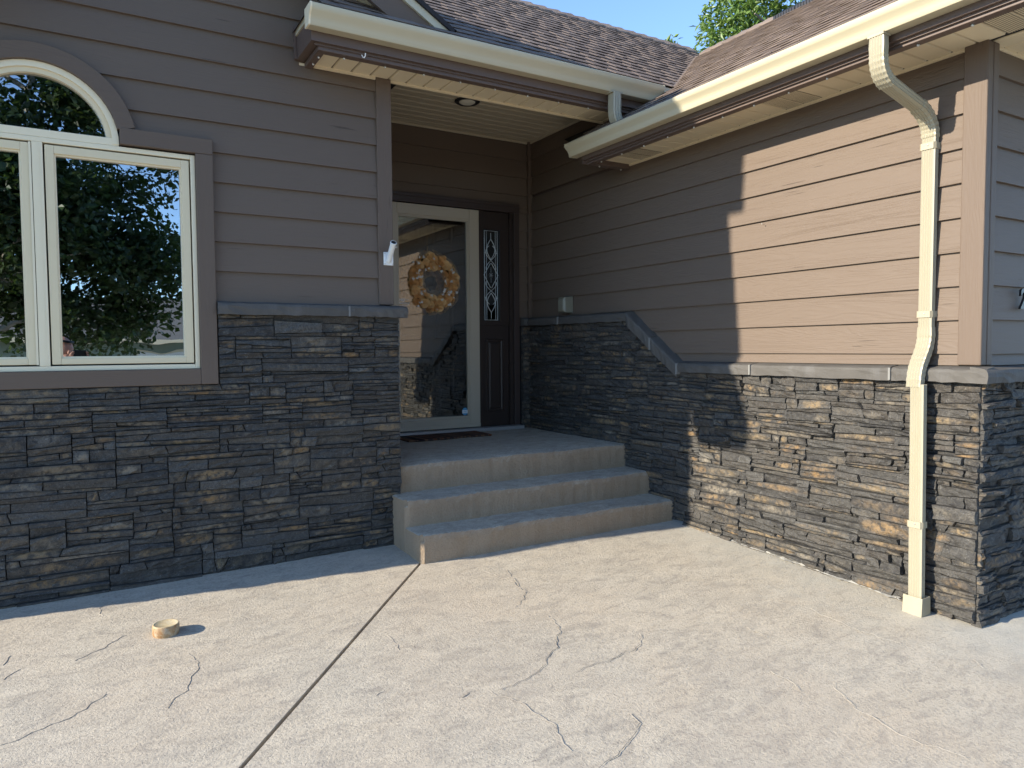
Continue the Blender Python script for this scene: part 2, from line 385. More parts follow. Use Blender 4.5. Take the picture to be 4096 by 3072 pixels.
def tag(o, label=None, cat=None, group=None, kind=None):
    for k, v in (('label', label), ('category', cat), ('group', group), ('kind', kind)):
        if v: o[k] = v
    return o
def setpar(o, parent, wpos):
    WPOS[o.name] = Vector(wpos)
    if parent is not None:
        o.parent = parent; o.location = Vector(wpos)-WPOS[parent.name]
    else: o.location = wpos
def empty(name, loc, parent=None):
    o = bpy.data.objects.new(name, None); COL.objects.link(o); o.empty_display_size = .1
    setpar(o, parent, (loc[0], loc[1], loc[2]+Z0)); return o
def make_mesh(name, mb, mat, o3, smooth=False, attrs=False, recalc=True):
    me = bpy.data.meshes.new(name)
    me.from_pydata([(v[0]-o3[0], v[1]-o3[1], v[2]-o3[2]) for v in mb.v], [], mb.f)
    if attrs:
        for nm, dat in (('rv', mb.rv), ('sp', mb.sp)):
            at = me.attributes.new(nm, 'FLOAT_VECTOR', 'POINT'); at.data.foreach_set('vector', [c for t in dat for c in t])
    if recalc:
        bm = bmesh.new(); bm.from_mesh(me); bmesh.ops.recalc_face_normals(bm, faces=bm.faces); bm.to_mesh(me); bm.free()
    if smooth:
        me.polygons.foreach_set('use_smooth', [True]*len(me.polygons))
    me.materials.append(mat); me.update(); return me
def build(name, mb, mat, parent=None, smooth=False, attrs=False, bevel=0, seg=2, origin=None, recalc=True):
    xs = [v[0] for v in mb.v]; ys = [v[1] for v in mb.v]; zs = [v[2] for v in mb.v]
    o3 = origin or ((min(xs)+max(xs))/2, (min(ys)+max(ys))/2, min(zs))
    me = make_mesh(name, mb, mat, o3, smooth, attrs, recalc)
    o = bpy.data.objects.new(name, me); COL.objects.link(o)
    setpar(o, parent, (o3[0], o3[1], o3[2]+Z0))
    if smooth == 'auto':
        for p in me.polygons: p.use_smooth = True
        me.set_sharp_from_angle(angle=R(38))
    if bevel:
        b = o.modifiers.new('bevel', 'BEVEL'); b.width = bevel; b.segments = seg; b.limit_method = 'ANGLE'; b.angle_limit = R(40)
    return o
def bx(name, x0, x1, y0, y1, z0, z1, mat, parent=None, bevel=0, **k):
    return build(name, MB().box(x0, x1, y0, y1, z0, z1), mat, parent, bevel=bevel, **k)
def inst(src, name, parent, wloc, rot=None, scale=None):
    o = src.copy(); o.name = name; COL.objects.link(o)
    setpar(o, parent, (wloc[0], wloc[1], wloc[2]+Z0))
    if rot is not None: o.rotation_euler = rot
    if scale is not None: o.scale = scale
    return o

XB, YA, YC = 3.90, 4.63, 6.20
XL, XR = -1.60, 1.80          # ends of the front wall
YD = 1.94                     # end wall of the wing
WX, WZ = -0.18, 1.145         # window centre line, spring line of its arch
RING_I, RING_O = .385, .475

# ================================================================== SETTING
g = MB()
S = 400
g.add([(-S, -S, gz(0, -S)-.06), (S, -S, gz(0, -S)-.06), (S, S, gz(0, -S)-.06), (-S, S, gz(0, -S)-.06)], [(0, 1, 2, 3)])
tag(build('ground', g, LAWN), kind='structure')
# patio of stamped concrete in two pours, split by a sawn joint
J0, J1 = Vector(gpt(912*1.8517, 1212*1.8517)), Vector(gpt(520*1.8517, 3072))
jd = (J1-J0); jd.z = 0; jd.normalize(); jn = Vector((-jd.y, jd.x, 0))      # along / across the joint
JW = .009
def jpt(t, off): p = J0+jd*t+jn*off; return (p.x, p.y)
def slab(poly, name):
    mb = MB(); n = len(poly)
    mb.add([(x, y, gz(x, y)) for x, y in poly]+[(x, y, gz(x, y)-.12) for x, y in poly],
           [tuple(range(n)), tuple(range(2*n-1, n-1, -1))]+[(i, i+n, (i+1) % n+n, (i+1) % n) for i in range(n)])
    return tag(build(name, mb, CONC), kind='structure')
side = 1 if jn.x < 0 else -1       # jn*side points to -x
tE = 5.8
a0 = jpt(-.9, side*JW); a1 = jpt(tE, side*JW); b0 = jpt(-.9, -side*JW); b1 = jpt(tE, -side*JW)
slab([(-7, 4.9), (-7, -1.5), (a1[0], -1.5), a1, a0, (a0[0], 4.9)], 'patio')
slab([(b0[0], 4.9), b0, b1, (b1[0], -1.5), (9.5, -1.5), (9.5, 4.9)], 'patio')
slab([(-14, -1.5), (-14, -17.5), (16, -17.5), (16, -1.5)], 'bounce_driveway')  # unseen paving behind the lens, widened to bounce warm light onto the front wall
slab([(-14, 4.9), (-14, -1.49), (-7.01, -1.49), (-7.01, 4.9)], 'bounce_driveway')
mb = MB(); q = [jpt(-1, -.03), jpt(-1, .03), jpt(tE, .03), jpt(tE, -.03)]
mb.add([(x, y, gz(x, y)-.022) for x, y in q], [(0, 1, 2, 3)]); tag(build('joint_filler', mb, JOINT), kind='structure')

# stamped creases in the patio, as low ridges with a dark lip
def src(ox, oy, s, pts): return [(ox+x*s, oy+y*s) for x, y in pts]
CR = [src(1500, 2250, .4973, p) for p in (
    [(865, 70), (990, 110), (1110, 160), (1200, 230), (1195, 300), (1125, 360)],
    [(1050, 60), (1110, 120), (1150, 180), (1235, 240)],
    [(1380, 430), (1450, 470), (1480, 550), (1450, 680), (1370, 800), (1280, 910), (1130, 970), (1030, 1030)],
    [(2130, 575), (2150, 620), (2080, 700), (1930, 765), (1750, 825), (1610, 880)],
    [(940, 1045), (1170, 1130), (1300, 1210), (1430, 1310), (1490, 1390), (1560, 1520)],
    [(2065, 1215), (2110, 1290), (2075, 1420), (1940, 1540), (1820, 1650)],
    [(100, 590), (150, 640), (210, 700)], [(20, 1075), (75, 1040)], [(700, 1090), (780, 1035)])]
CR += [src(0, 2250, .4973, p) for p in (
    [(1510, 735), (1580, 770), (1590, 850), (1540, 950), (1490, 1030), (1400, 1110), (1360, 1175)],
    [(0, 1475), (180, 1410), (350, 1340), (550, 1250), (690, 1180), (850, 1060)],
    [(10, 830), (100, 750)], [(20, 945), (170, 860)], [(610, 795), (770, 715), (920, 640), (1010, 590)], [(790, 360), (830, 430)])]
CR += [src(2900, 2300, .5407, p) for p in (
    [(625, 245), (750, 310), (880, 360), (1000, 410), (1150, 465), (1300, 500)],
    [(800, 790), (850, 880), (960, 980), (1100, 1050), (1180, 1120), (1300, 1180), (1500, 1260), (1780, 1345)],
    [(340, 710), (500, 800), (545, 850)], [(555, 100), (610, 60)], [(1830, 625), (1910, 690)], [(150, 390), (320, 450)])]
patio_parent = [o for o in bpy.data.objects if o.name.startswith('patio')]
for ci, pl in enumerate(CR):
    P = [gpt(*p) for p in pl]
    pts = []
    for a, b in zip(P, P[1:]):
        k = max(2, int((b-a).length/.016))
        pts += [a.lerp(b, i/k) for i in range(k)]
    pts.append(P[-1]); nn = len(pts); mb = MB(); vs = []
    rr = random.Random(ci)
    for i, p in enumerate(pts):
        t = (pts[min(i+1, nn-1)]-pts[max(i-1, 0)]); t.z = 0; t.normalize(); s_ = Vector((-t.y, t.x, 0))
        wd = .0012*math.sin(PI*min(1, max(.08, i/(nn-1)*1.0)))**.5*(.15+1.5*rr.random()**1.5) if 0 < i < nn-1 else .0006
        j = s_*(rr.uniform(-.0028, .0028)+.006*math.sin(i*.55+ci)+.004*math.sin(i*1.3+2*ci)); c = Vector((p.x, p.y, gz(p.x, p.y)))+j
        vs += [c-s_*wd*1.4+Vector((0, 0, .0006)), c+Vector((0, 0, .0022 if ci < 15 else .0014)), c+s_*wd*1.4+Vector((0, 0, .0006))]
    mb.add(vs, [(3*i, 3*i+1, 3*i+4, 3*i+3) for i in range(nn-1)]+[(3*i+1, 3*i+2, 3*i+5, 3*i+4) for i in range(nn-1)])
    par = patio_parent[0] if (Vector((P[0].x, P[0].y, 0))-Vector((J0.x, J0.y, 0))).dot(jn*side) > 0 else patio_parent[1]
    build('crease', mb, CREASE if ci < 14 else CONC, par)

# ================================================================== CONCRETE STEPS
ST = empty('concrete_steps', (2.8, 4.4, gz(2.8, 4.4)))
tag(ST, 'three wide brown concrete steps leading up to the front door landing', 'steps')
def step(name, y0, y1, z0, z1, xl0, skew, nose=.030):
    mb = MB(); nx = 110; pr = []
    zb = z0
    rr = random.Random(int(z1*1000))
    prof = [(y0+.006, zb), (y0+.002, z1-nose*1.6), (y0+.004, z1-nose), (y0+nose*.35, z1-nose*.3), (y0+nose, z1), (y1, z1+.002), (y1, zb)]
    n = len(prof); vs = []
    for i in range(nx+1):
        x = xl0+(3.88-xl0)*i/nx; k = 0
        edge = .02 if i == 0 else (.004 if i == 1 else 0)
        for j, (y, z) in enumerate(prof):
            yy = y+skew*(1-(x-xl0)/(3.88-xl0)) if j < 5 else y
            jj = rr.uniform(-.0042, .0042)+.004*math.sin(x*9+y0*7) if 0 < j < 5 else 0
            vs.append((x+(edge if j in (2, 3) and i == 0 else 0), yy+jj+(edge if j < 5 else 0), z+jj*.7-(edge*.4 if 2 <= j <= 5 and i == 0 else 0)))
    fs = [(i*n+k, i*n+(k+1) % n, (i+1)*n+(k+1) % n, (i+1)*n+k) for i in range(nx) for k in range(n)]
    fs += [tuple(range(n))[::-1], tuple(range(nx*n, nx*n+n))]
    mb.add(vs, fs); return build(name, mb, STEPC, ST, smooth='auto')
step('step', 4.075, 4.60, -1.50, -1.163, 1.775, .03)
step('step', 4.355, 4.80, -1.50, -.985, 1.772, .0)
step('landing', 4.645, 6.30, -1.50, -.795, 1.80, -.03)

# ================================================================== HOUSE
HOUSE = empty('house', (1.2, 4.63, gz(1.2, 4.63)))
tag(HOUSE, 'brown lap-sided house with dark stacked stone base and covered front entry', 'house')

# ---- front wall backing with the window opening
mb = MB(); ZB = -1.75
wx0, wx1 = -.95, .59
mb.box(XL, wx0, YA+.012, YA+.13, ZB, 2.6); mb.box(wx1, XR-.005, YA+.012, YA+.13, ZB, 2.15); mb.box(wx0, wx1, YA+.012, YA+.13, ZB, -.10)
nst = 9
for i in range(nst):
    z0 = WZ+i*.43/nst; z1 = WZ+(i+1)*.43/nst; hw = math.sqrt(max(0, .43**2-(z0-WZ)**2)) if i else .40
    mb.box(wx0, WX-hw, YA+.012, YA+.13, z0, z1); mb.box(WX+hw, wx1, YA+.012, YA+.13, z0, z1)
mb.box(wx0, wx1, YA+.012, YA+.13, WZ+.43, 2.6)
mb.add([(XL, YA+.02, 2.58), (XR, YA+.02, 2.1), (XR-.3, YA+.02, 2.25), (WX, YA+.02, 3.28), (XL-.0, YA+.02, 2.45)], [(0, 1, 2, 3, 4)])
mb.add([(XL, YA+.012, ZB), (XL, 11, ZB), (XL, 11, 2.5), (XL, YA+.012, 2.5)], [(0, 1, 2, 3)])
mb.box(XR-.12, XR-.006, YA+.13, YC+.1, ZB, 2.15)
FRONT = build('front_wall', mb, BACKW, HOUSE)
# ---- wing side wall, end wall, porch wall
mb = MB(); mb.box(XB+.015, XB+.14, YD+.02, 4.70, ZB, 1.51); mb.box(XB+.015, XB+.14, 4.70, YC+.15, ZB, 2.07)
SIDE = build('wing_wall', mb, BACKW, HOUSE)
mb = MB(); mb.box(XB+.14, 8.0, YD+.02, YD+.14, ZB, 1.51); mb.box(7.9, 8, YD+.14, 8, ZB, 1.51)
ENDW = build('end_wall', mb, BACKW, HOUSE)
mb = MB(); mb.box(XR-.12, 2.36, YC+.012, YC+.12, -1, 2.15); mb.box(3.76, XB+.1, YC+.012, YC+.12, -1, 2.15); mb.box(2.36, 3.76, YC+.012, YC+.12, 1.41, 2.15)
PORCHW = build('porch_wall', mb, BACKW, HOUSE)
mb = MB(); v = [(-1.2, 4.77, -1), (1.3, 4.77, -1), (1.3, 7, -1), (-1.2, 7, -1), (-1.2, 4.77, 2.2), (1.3, 4.77, 2.2), (1.3, 7, 2.2), (-1.2, 7, 2.2)]
mb.add(v, [(0, 1, 2, 3), (4, 7, 6, 5), (1, 5, 6, 2), (2, 6, 7, 3), (3, 7, 4, 0)]); build('room_interior', mb, ROOM, HOUSE, recalc=False)

# ---- lap siding: every board a wedge
def lap(mp, u0f, u1f, z0, z1, mat, parent, nz=1, jit=0.0):
    """mp(u, outward, z)->point; u0f/u1f: functions of z (or numbers)"""
    f0 = u0f if callable(u0f) else (lambda z: u0f); f1 = u1f if callable(u1f) else (lambda z: u1f)
    lapz = z1+.018; mb = MB(); vs = []
    wob = random.uniform(-.0015, .0015)
    for i in range(nz+1):
        t = i/nz; z = z0+(lapz-z0)*t; o = .022+(.002-.022)*t; zz = z+(wob if i == 0 else 0)
        a, b = f0(min(z, z1)), f1(min(z, z1))
        vs += [mp(a, o, zz), mp(b, o, zz), mp(a, -.006, zz), mp(b, -.006, zz)]
    fs = []
    for i in range(nz):
        k = 4*i
        fs += [(k, k+1, k+5, k+4), (k+2, k+6, k+7, k+3), (k, k+4, k+6, k+2), (k+1, k+3, k+7, k+5)]
    fs += [(0, 2, 3, 1), (4*nz, 4*nz+1, 4*nz+3, 4*nz+2)]
    mb.add(vs, fs); return build('siding_board', mb, mat, parent)
fA = lambda u, o, z: (u, YA-o, z)
fB = lambda u, o, z: (XB-o, u, z)
fC = lambda u, o, z: (u, YC-o, z)
fD = lambda u, o, z: (u, YD-o, z)
EXP = .1745
def arch(z):
    d = z-WZ
    return math.sqrt(max(0, .43**2-d*d)) if d > 0 else .43
for k in range(-1, 16):
    z0 = .477+EXP*k; z1 = z0+EXP
    if k == -1: z0 = .297
    xr = XR-.09
    if z0 > 1.79: xr = min(2.3, WX+(3.36-z1)/.583-.05)
    xl = max(XL, WX-(3.36-z1)/.583+.05)
    if xr-xl < .2: break
    if z1 < 1.2:
        lap(fA, xl, -1.0, z0, z1, SID_A, FRONT); lap(fA, .64, xr, z0, z1, SID_A, FRONT)
    elif z0 < WZ+.43:
        lo = lambda z: WX-max(arch(z), .80 if z < 1.19 else 0); hi = lambda z: WX+max(arch(z), .80 if z < 1.19 else 0)
        lap(fA, xl, lo, z0, z1, SID_A, FRONT, 12); lap(fA, hi, xr, z0, z1, SID_A, FRONT, 12)
    else: lap(fA, xl, xr, z0, z1, SID_A, FRONT)
for k in range(-1, 12):
    z0 = -.042+.1748*k; z1 = z0+.1748
    if k == -1: z0 = -.100
    if z1 > 1.50 and z0 < 1.5: z1 = 1.49
    def far(z):                    # behind the stone ledge that climbs beside the steps
        if z < .30: return min(4.70, 4.02+max(0, (z+.13))*1.42)
        return YC-.02
    if z0 < 1.45:
        if z1 < .31: lap(fB, YD+.05, far, z0, z1, SID_B, SIDE, 8)
        else: lap(fB, YD+.05, YC-.03, z0, z1, SID_B, SIDE)
    if z0 > 1.45 and z1 < 2.2: lap(fB, 4.72, YC-.03, z0, z1, SID_B, SIDE)
    if z0 < 1.45: lap(fD, XB+.05, 7.9, z0, z1, SID_A, ENDW)
for k in range(-1, 5):
    z0 = 1.348+.172*k; lap(fC, XR, XB-.03, max(z0, 1.40) if k >= 0 else 1.39, z0+.172, SID_A, PORCHW) if z0+.172 > 1.42 else None
for k in range(0, 7):
    z0 = .31+.172*k; lap(fC, 3.755, XB-.03, z0, min(z0+.172, 1.40), SID_A, PORCHW)
# corner boards
bx('corner_board', XR-.095, XR+.008, YA-.032, YA+.01, .300, 1.79, SID_V, FRONT, .004)
bx('corner_board', 3.853, 3.902, YC-.05, YC-.004, .31, 2.05, SID_V, PORCHW, .003)
bx('corner_board', XB-.033, XB+.02, YD-.03, YD+.085, -.100, 1.505, SID_V, SIDE, .006)
bx('corner_board', XB+.0205, XB+.075, YD-.031, YD+.02, -.100, 1.504, SID_V, ENDW, .006)
bx('frieze_strip', 1.30, XR-.10, YA-.035, YA-.019, 1.772, 1.79, SOFF, FRONT)

# ---- stacked stone veneer
def layout(u0, u1, v0, v1, ch, rr, ds=.0):
    """rows of ledger blocks; a stone is (u0,u1,v0,v1, slant of left end, slant of right end, tilt of bottom joint, tilt of top joint)"""
    out = []; v = v1
    while v > v0+.02:
        h = ch*rr.uniform(.82, 1.18); b = max(v-h, v0)
        if b-v0 < .05: b = v0
        u = u0-rr.uniform(0, .3)
        while u < u1:
            wd = rr.choice((rr.uniform(.16, .27), rr.uniform(.26, .42), rr.uniform(.38, .60)))
            a, c = max(u, u0), min(u+wd, u1); u += wd
            if u1-u < .06: c = u1; u = u1+1
            if c-a < .035: continue
            H = v-b; n = 1 if H < .045 else rr.choice((3, 3, 4, 4, 5)) if H > .1 else 2
            ts = [rr.uniform(.45, 1.7) for _ in range(n)]; st = sum(ts); z = v; tt = 0.0
            for li, t in enumerate(ts):
                zz = z-H*t/st; hh = H*t/st
                tb = 0.0 if li == n-1 else rr.uniform(-.11, .11)*min(hh, .05)*2.2
                cuts = [(a, 0.0)]; W = c-a
                if W > .17 and rr.random() < .50: cuts.append((a+W*rr.uniform(.25, .75), rr.choice((0, 0, 1, -1))*rr.uniform(0, .55)*hh))
                if W > .36 and rr.random() < .40: cuts.append((a+W*rr.uniform(.10, .20), rr.uniform(-.3, .3)*hh))
                cuts = sorted(cuts)+[(c, 0.0)]
                for (p, sp_), (q, sq_) in zip(cuts, cuts[1:]):
                    if q-p > .028:
                        f = lambda uu, t_: t_*((uu-a)/W-.5)*2
                        out.append([p, q, zz, z, sp_, sq_, (f(p, tb), f(q, tb)), (f(p, tt), f(q, tt))])
                z = zz; tt = tb
        v = b
    return out
def stone_mesh(mp, r, rr, mb, edge=None, rough=1.0):
    u0, u1, v0, v1, s0, s1, tb, tt = r; gp = .0004
    W, H = u1-u0, v1-v0
    nx = 3 if W < .10 else 4 if W < .17 else 5 if W < .27 else 6; ny = 3 if H > .034 else 2
    pr = rr.choice((rr.uniform(.003, .016), rr.uniform(.010, .028)))*rough; tu, tv = rr.uniform(-.012, .012), rr.uniform(-.012, .012)
    rv = (rr.random(), rr.random(), rr.random())
    e = min(.0022, H*.08)
    def uv(fu, fv):
        ul = u0+s0*(fv-.5); ur = u1+s1*(fv-.5); vb = v0+tb[0]+(tb[1]-tb[0])*fu; vt = v1+tt[0]+(tt[1]-tt[0])*fu
        return ul+(ur-ul)*fu, vb+(vt-vb)*fv
    vs = []; sp = []
    wv = [rr.uniform(-.0022, .0022) for _ in range(nx+1)]
    for j in range(ny+1):
        for i in range(nx+1):
            fu, fv = i/nx, j/ny
            if 0 < i < nx: fu += rr.uniform(-.30, .30)/nx
            if 0 < j < ny: fv += rr.uniform(-.26, .26)/ny
            bu = i in (0, nx); bv = j in (0, ny)
            uu, vv = uv(fu, fv)
            if i == 0: uu += gp+e*.5+rr.uniform(0, .003)
            if i == nx: uu -= gp+e*.5+rr.uniform(0, .003)
            if j == 0: vv += gp+e*.5+abs(wv[i])*.5
            if j == ny: vv -= gp+e*.5+abs(wv[-i-1])*.5
            o = pr+tu*(fu-.5)+tv*(fv-.5)+rr.uniform(-.0058, .0058)*rough
            if bu or bv: o -= rr.uniform(.0003, .0034)
            vs.append(mp(uu, o, vv)); sp.append((fu*2-1, fv*2-1, 0))
    F = [(j*(nx+1)+i, j*(nx+1)+i+1, (j+1)*(nx+1)+i+1, (j+1)*(nx+1)+i) for j in range(ny) for i in range(nx)]
    per = [i for i in range(nx+1)]+[j*(nx+1)+nx for j in range(1, ny+1)]+[ny*(nx+1)+i for i in range(nx-1, -1, -1)]+[j*(nx+1) for j in range(ny-1, 0, -1)]
    k = len(vs)
    for i in per:
        j, ii = divmod(i, nx+1); uu, vv = uv(ii/nx, j/ny); vs.append(mp(uu, -.022, vv)); sp.append((1.3, 1.3, 0))
    n = len(per); F += [(per[i], k+i, k+(i+1) % n, per[(i+1) % n]) for i in range(n)]
    mb.add(vs, F, rv, sp); return mb

def pxarea(p):
    c = Vector((p[0], p[1], p[2])); d = c.dot(fw)
    if d < .2: return 0, None
    return 1/d/d, (2048+FPX*c.dot(rt)/d, 1536-FPX*c.dot(up)/d)
STONES = []
YS, XS = YA-.040, XB-.042
sA = lambda u, o, z: (u, YS-o, z)
sB = lambda u, o, z: (XS-o, u, z)
sD = lambda u, o, z: (u, YD-.042-o, z)
sC = lambda u, o, z: (u, YC-.055-o, z)
ra = random.Random(11)
for r in layout(.690, XR+.035, -.198, .226, .141, ra): STONES.append((sA, r, FRONT))
for r in layout(XL, -1.050, -.198, .226, .141, random.Random(77)): STONES.append((sA, r, FRONT))
for r in layout(XL+.0, XR+.035, -1.42, -.199, .141, ra):
    if r[3] > gz((r[0]+r[1])/2, YA)+.0: r[2] = max(r[2], gz((r[0]+r[1])/2, YA)-.03); STONES.append((sA, r, FRONT))
rb = random.Random(5)
for r in layout(YD-.045, YC-.05, -1.50, -.185, .135, rb):
    zt = -.80 if r[0] > 4.66 else gz(XB, (r[0]+r[1])/2)
    if r[3] > zt+.0: r[2] = max(r[2], zt-.03); STONES.append((sB, r, SIDE))
for r in layout(4.04, YC-.05, -.184, .222, .135, rb):
    um = 4.03+(r[3]+.184)*1.48
    if r[1] < um+.03: continue
    r[0] = max(r[0], um); STONES.append((sB, r, SIDE))
rd = random.Random(9)
for r in layout(XB-.045, 5.6, -1.50, -.185, .135, rd):
    zt = gz(XB, YD)
    if r[3] > zt: r[2] = max(r[2], zt-.03); STONES.append((sD, r, ENDW))
for r in layout(3.765, XB-.03, -.80, .222, .15, rd): STONES.append((sC, r, PORCHW))
ranked = []
for i, (mp, r, par) in enumerate(STONES):
    c = mp((r[0]+r[1])/2, 0, (r[2]+r[3])/2); k, px = pxarea(c)
    vis = px and -120 < px[0] < 4216 and -60 < px[1] < 3130
    if vis and not (mp is sC):
        fac = abs(c[1])/Vector(c).length if mp in (sA, sD) else abs(c[0])/Vector(c).length
        ranked.append((k*fac*(r[1]-r[0])*(r[3]-r[2]), i))
ranked.sort(reverse=True); TOP = {i for _, i in ranked[:300]}
rest = {}
for i, (mp, r, par) in enumerate(STONES):
    rr = random.Random(1000+i)
    rough = 1.30 if mp in (sB, sD) else .95
    if i in TOP: build('stone', stone_mesh(mp, r, rr, MB(), rough=rough), STONE, par, attrs=True)
    else: stone_mesh(mp, r, rr, rest.setdefault(par.name, MB()), rough=rough)
for pn, mb in rest.items(): tag(build('stacked_stone', mb, STONE, bpy.data.objects[pn], attrs=True), kind='stuff')
# mortar-dark bed behind the stones
bx('stone_bed', XL, XR+.02, YS+.012, YA+.010, ZB, -.200, BACK, FRONT); bx('stone_bed', .70, XR+.02, YS+.012, YA+.010, -.1995, .226, BACK, FRONT); bx('stone_bed', XL, -1.06, YS+.012, YA+.010, -.1995, .226, BACK, FRONT)
mb = MB(); mb.box(XS+.012, XB+.012, YD-.02, YC, ZB, -.187)
mb.prism([(4.06, -.186), (YC, -.186), (YC, .222), (4.66, .222)], lambda p, a: (a, p[0], p[1]), XS+.012, XB+.012); build('stone_bed', mb, BACK, SIDE)
bx('stone_bed', XB+.013, 5.7, YD-.030, YD+.018, ZB, -.187, BACK, ENDW)
bx('stone_bed', 3.77, XB-.032, YC-.045, YC+.01, -.9, .222, BACK, PORCHW)

mb = MB(); vs = []; rg = random.Random(3); n = 90
for i in range(n+1):
    y = 2.24+(4.07-2.24)*i/n; z = gz(3.8, y); a = rg.uniform(.006, .030)*(.6+.4*math.sin(i*.37)); h = rg.uniform(.002, .014)
    vs += [(3.845-a, y, z+.0012), (3.850-a*.4, y, z+h*.6), (3.868, y, z+h)]
mb.add(vs, [(3*i+k, 3*i+k+1, 3*i+k+4, 3*i+k+3) for i in range(n) for k in (0, 1)]); build('grout_smear', mb, DIRTW, SIDE)

# ---- slate ledge caps
def cap(pts, mp, parent, proud=.065, th=.082, back=-.03, seed=0):
    """pts: (u,z_top) start and end; slanted chamfer on top, chipped front"""
    rr = random.Random(seed); (ua, za), (ub, zb_) = pts
    n = 14; mb = MB(); vs = []
    for i in range(n+1):
        t = i/n; u = ua+(ub-ua)*t; z = za+(zb_-za)*t; j = lambda s=.0025: rr.uniform(-s, s)
        e = .006 if i in (0, n) else 0
        prof = [(back, z), (proud-.024, z-.010+j(.001)), (proud-.006-e, z-.017+j()), (proud-e+j(.002), z-.030+j()), (proud-e+j(.004), z-th*.6+j()), (proud-.004-e+j(.004), z-th+j(.003)), (back, z-th)]
        vs += [mp(u, o, zz) for o, zz in prof]
    m = 7; fs = [(i*m+k, i*m+(k+1) % m, (i+1)*m+(k+1) % m, (i+1)*m+k) for i in range(n) for k in range(m)]
    fs += [tuple(range(m))[::-1], tuple(range(n*m, n*m+m))]
    mb.add(vs, fs); return build('ledge_cap', mb, LEDGE, parent)
def mortar(p, mp, parent, ax, proud=.062, th=.080):
    (u, z) = p; mb = MB()
    a = (u-.006, u+.006); vs = [mp(q, o, zz) for zz in (z-th, z-.014) for o in (-.02, proud) for q in a]
    mb.hexa(vs); build('mortar_joint', mb, MORTAR, parent)
g1, g2 = .006, .007
cap([(XL-.05, .298), (-1.050, .298)], sA, FRONT, .055, seed=14); cap([(.690, .298), (1.475, .298)], sA, FRONT, .055, seed=1); cap([(1.487, .298), (XR+.085, .296)], sA, FRONT, .055, seed=2); mortar((1.481, .296), sA, FRONT, 'x', .050)
cap([(YC-.05, .312), (5.58, .308)], sB, SIDE, .058, seed=3); mortar((5.574, .306), sB, SIDE, 'y'); cap([(5.568, .308), (4.60, .302)], sB, SIDE, .058, seed=4)
cap([(4.595, .300), (4.306, .098)], sB, SIDE, .060, th=.112, seed=5); mortar((4.301, .094), sB, SIDE, 'y', .06, .11); cap([(4.296, .091), (4.005, -.105)], sB, SIDE, .060, th=.112, seed=6)
mortar((4.0, -.103), sB, SIDE, 'y', .063, .095)
cap([(3.995, -.100), (3.320, -.103)], sB, SIDE, .060, seed=7); mortar((3.314, -.103), sB, SIDE, 'y'); cap([(3.308, -.103), (2.350, -.104)], sB, SIDE, .060, seed=8); mortar((2.345, -.104), sB, SIDE, 'y')
cap([(2.339, -.104), (YD-.085, -.105)], sB, SIDE, .060, seed=9)
cap([(XB-.098, -.105), (4.75, -.104)], sD, ENDW, .060, seed=10); cap([(4.76, -.104), (5.7, -.104)], sD, ENDW, .060, seed=12)
cap([(3.765, .312), (XB-.04, .312)], sC, PORCHW, .05, seed=13)

# ---- window
def ring(r0, r1, y0, y1, a0, a1, n=28, c=(WX, WZ)):
    mb = MB(); vs = []
    for i in range(n+1):
        a = a0+(a1-a0)*i/n
        for r, y in ((r0, y0), (r1, y0), (r1, y1), (r0, y1)): vs.append((c[0]+r*math.cos(a), y, c[1]+r*math.sin(a)))
    fs = [(i*4+k, i*4+(k+1) % 4, (i+1)*4+(k+1) % 4, (i+1)*4+k) for i in range(n) for k in range(4)]+[(3, 2, 1, 0), (n*4, n*4+1, n*4+2, n*4+3)]
    return mb.add(vs, fs)
mb = MB()
for s in (-1, 1):
    x0, x1 = sorted((WX+s*.745, WX+s*.770)); mb.box(x0, x1, YA-.032, YA+.06, -.103, 1.136)
mb.box(WX-.745, WX+.745, YA-.0315, YA+.06, -.1032, -.077); mb.box(WX-.745, WX+.745, YA-.0315, YA+.06, 1.110, 1.1361)
mb.box(WX-.025, WX+.025, YA-.0325, YA+.06, -.077, 1.110)
WIN = build('window', mb, VINW, HOUSE, bevel=.003)
WIN['label'] = 'arched tan-framed window with half-round pane over two casements'
for s in (-1, 1):
    bx('mullion_line', WX-.0275+.018*s+.0075, WX-.0275+.018*s+.0105+.0075+.0, YA-.0345, YA-.03, -.07, 1.105, VINW, WIN)
    x0, x1 = sorted((WX+s*.0325, WX+s*.7375))
    mb = MB(); gx0, gx1 = x0+.042, x1-.042; z0, z1, gz0, gz1 = -.069, 1.102, -.034, 1.058
    y0, y1 = YA-.028, YA+.03
    mb.box(x0, gx0, y0, y1, z0, z1); mb.box(gx1, x1, y0, y1, z0, z1); mb.box(gx0, gx1, y0+.0005, y1, z0, gz0); mb.box(gx0, gx1, y0+.0005, y1, gz1, z1)
    sash = build('sash', mb, VINT, WIN, bevel=.003)
    mb = MB(); b_ = .008
    mb.box(gx0, gx0+b_, y0+.012, y1, gz0, gz1); mb.box(gx1-b_, gx1, y0+.012, y1, gz0, gz1); mb.box(gx0+b_, gx1-b_, y0+.0125, y1, gz0, gz0+b_); mb.box(gx0+b_, gx1-b_, y0+.0125, y1, gz1-b_, gz1)
    build('glazing_bead', mb, VINW, WIN)
    bx('pane', gx0+.004, gx1-.004, YA+.004, YA+.007, gz0+.004, gz1-.004, GLASSW, WIN)
    bx('gap_seal', x0-.006, x1+.006, YA-.012, YA+.02, z0-.007, z1+.007, BLACK, WIN) if False else None
build('arch_frame', ring(.352, RING_I-.001, YA-.034, YA+.05, 0, PI), VINW, WIN, smooth='auto')
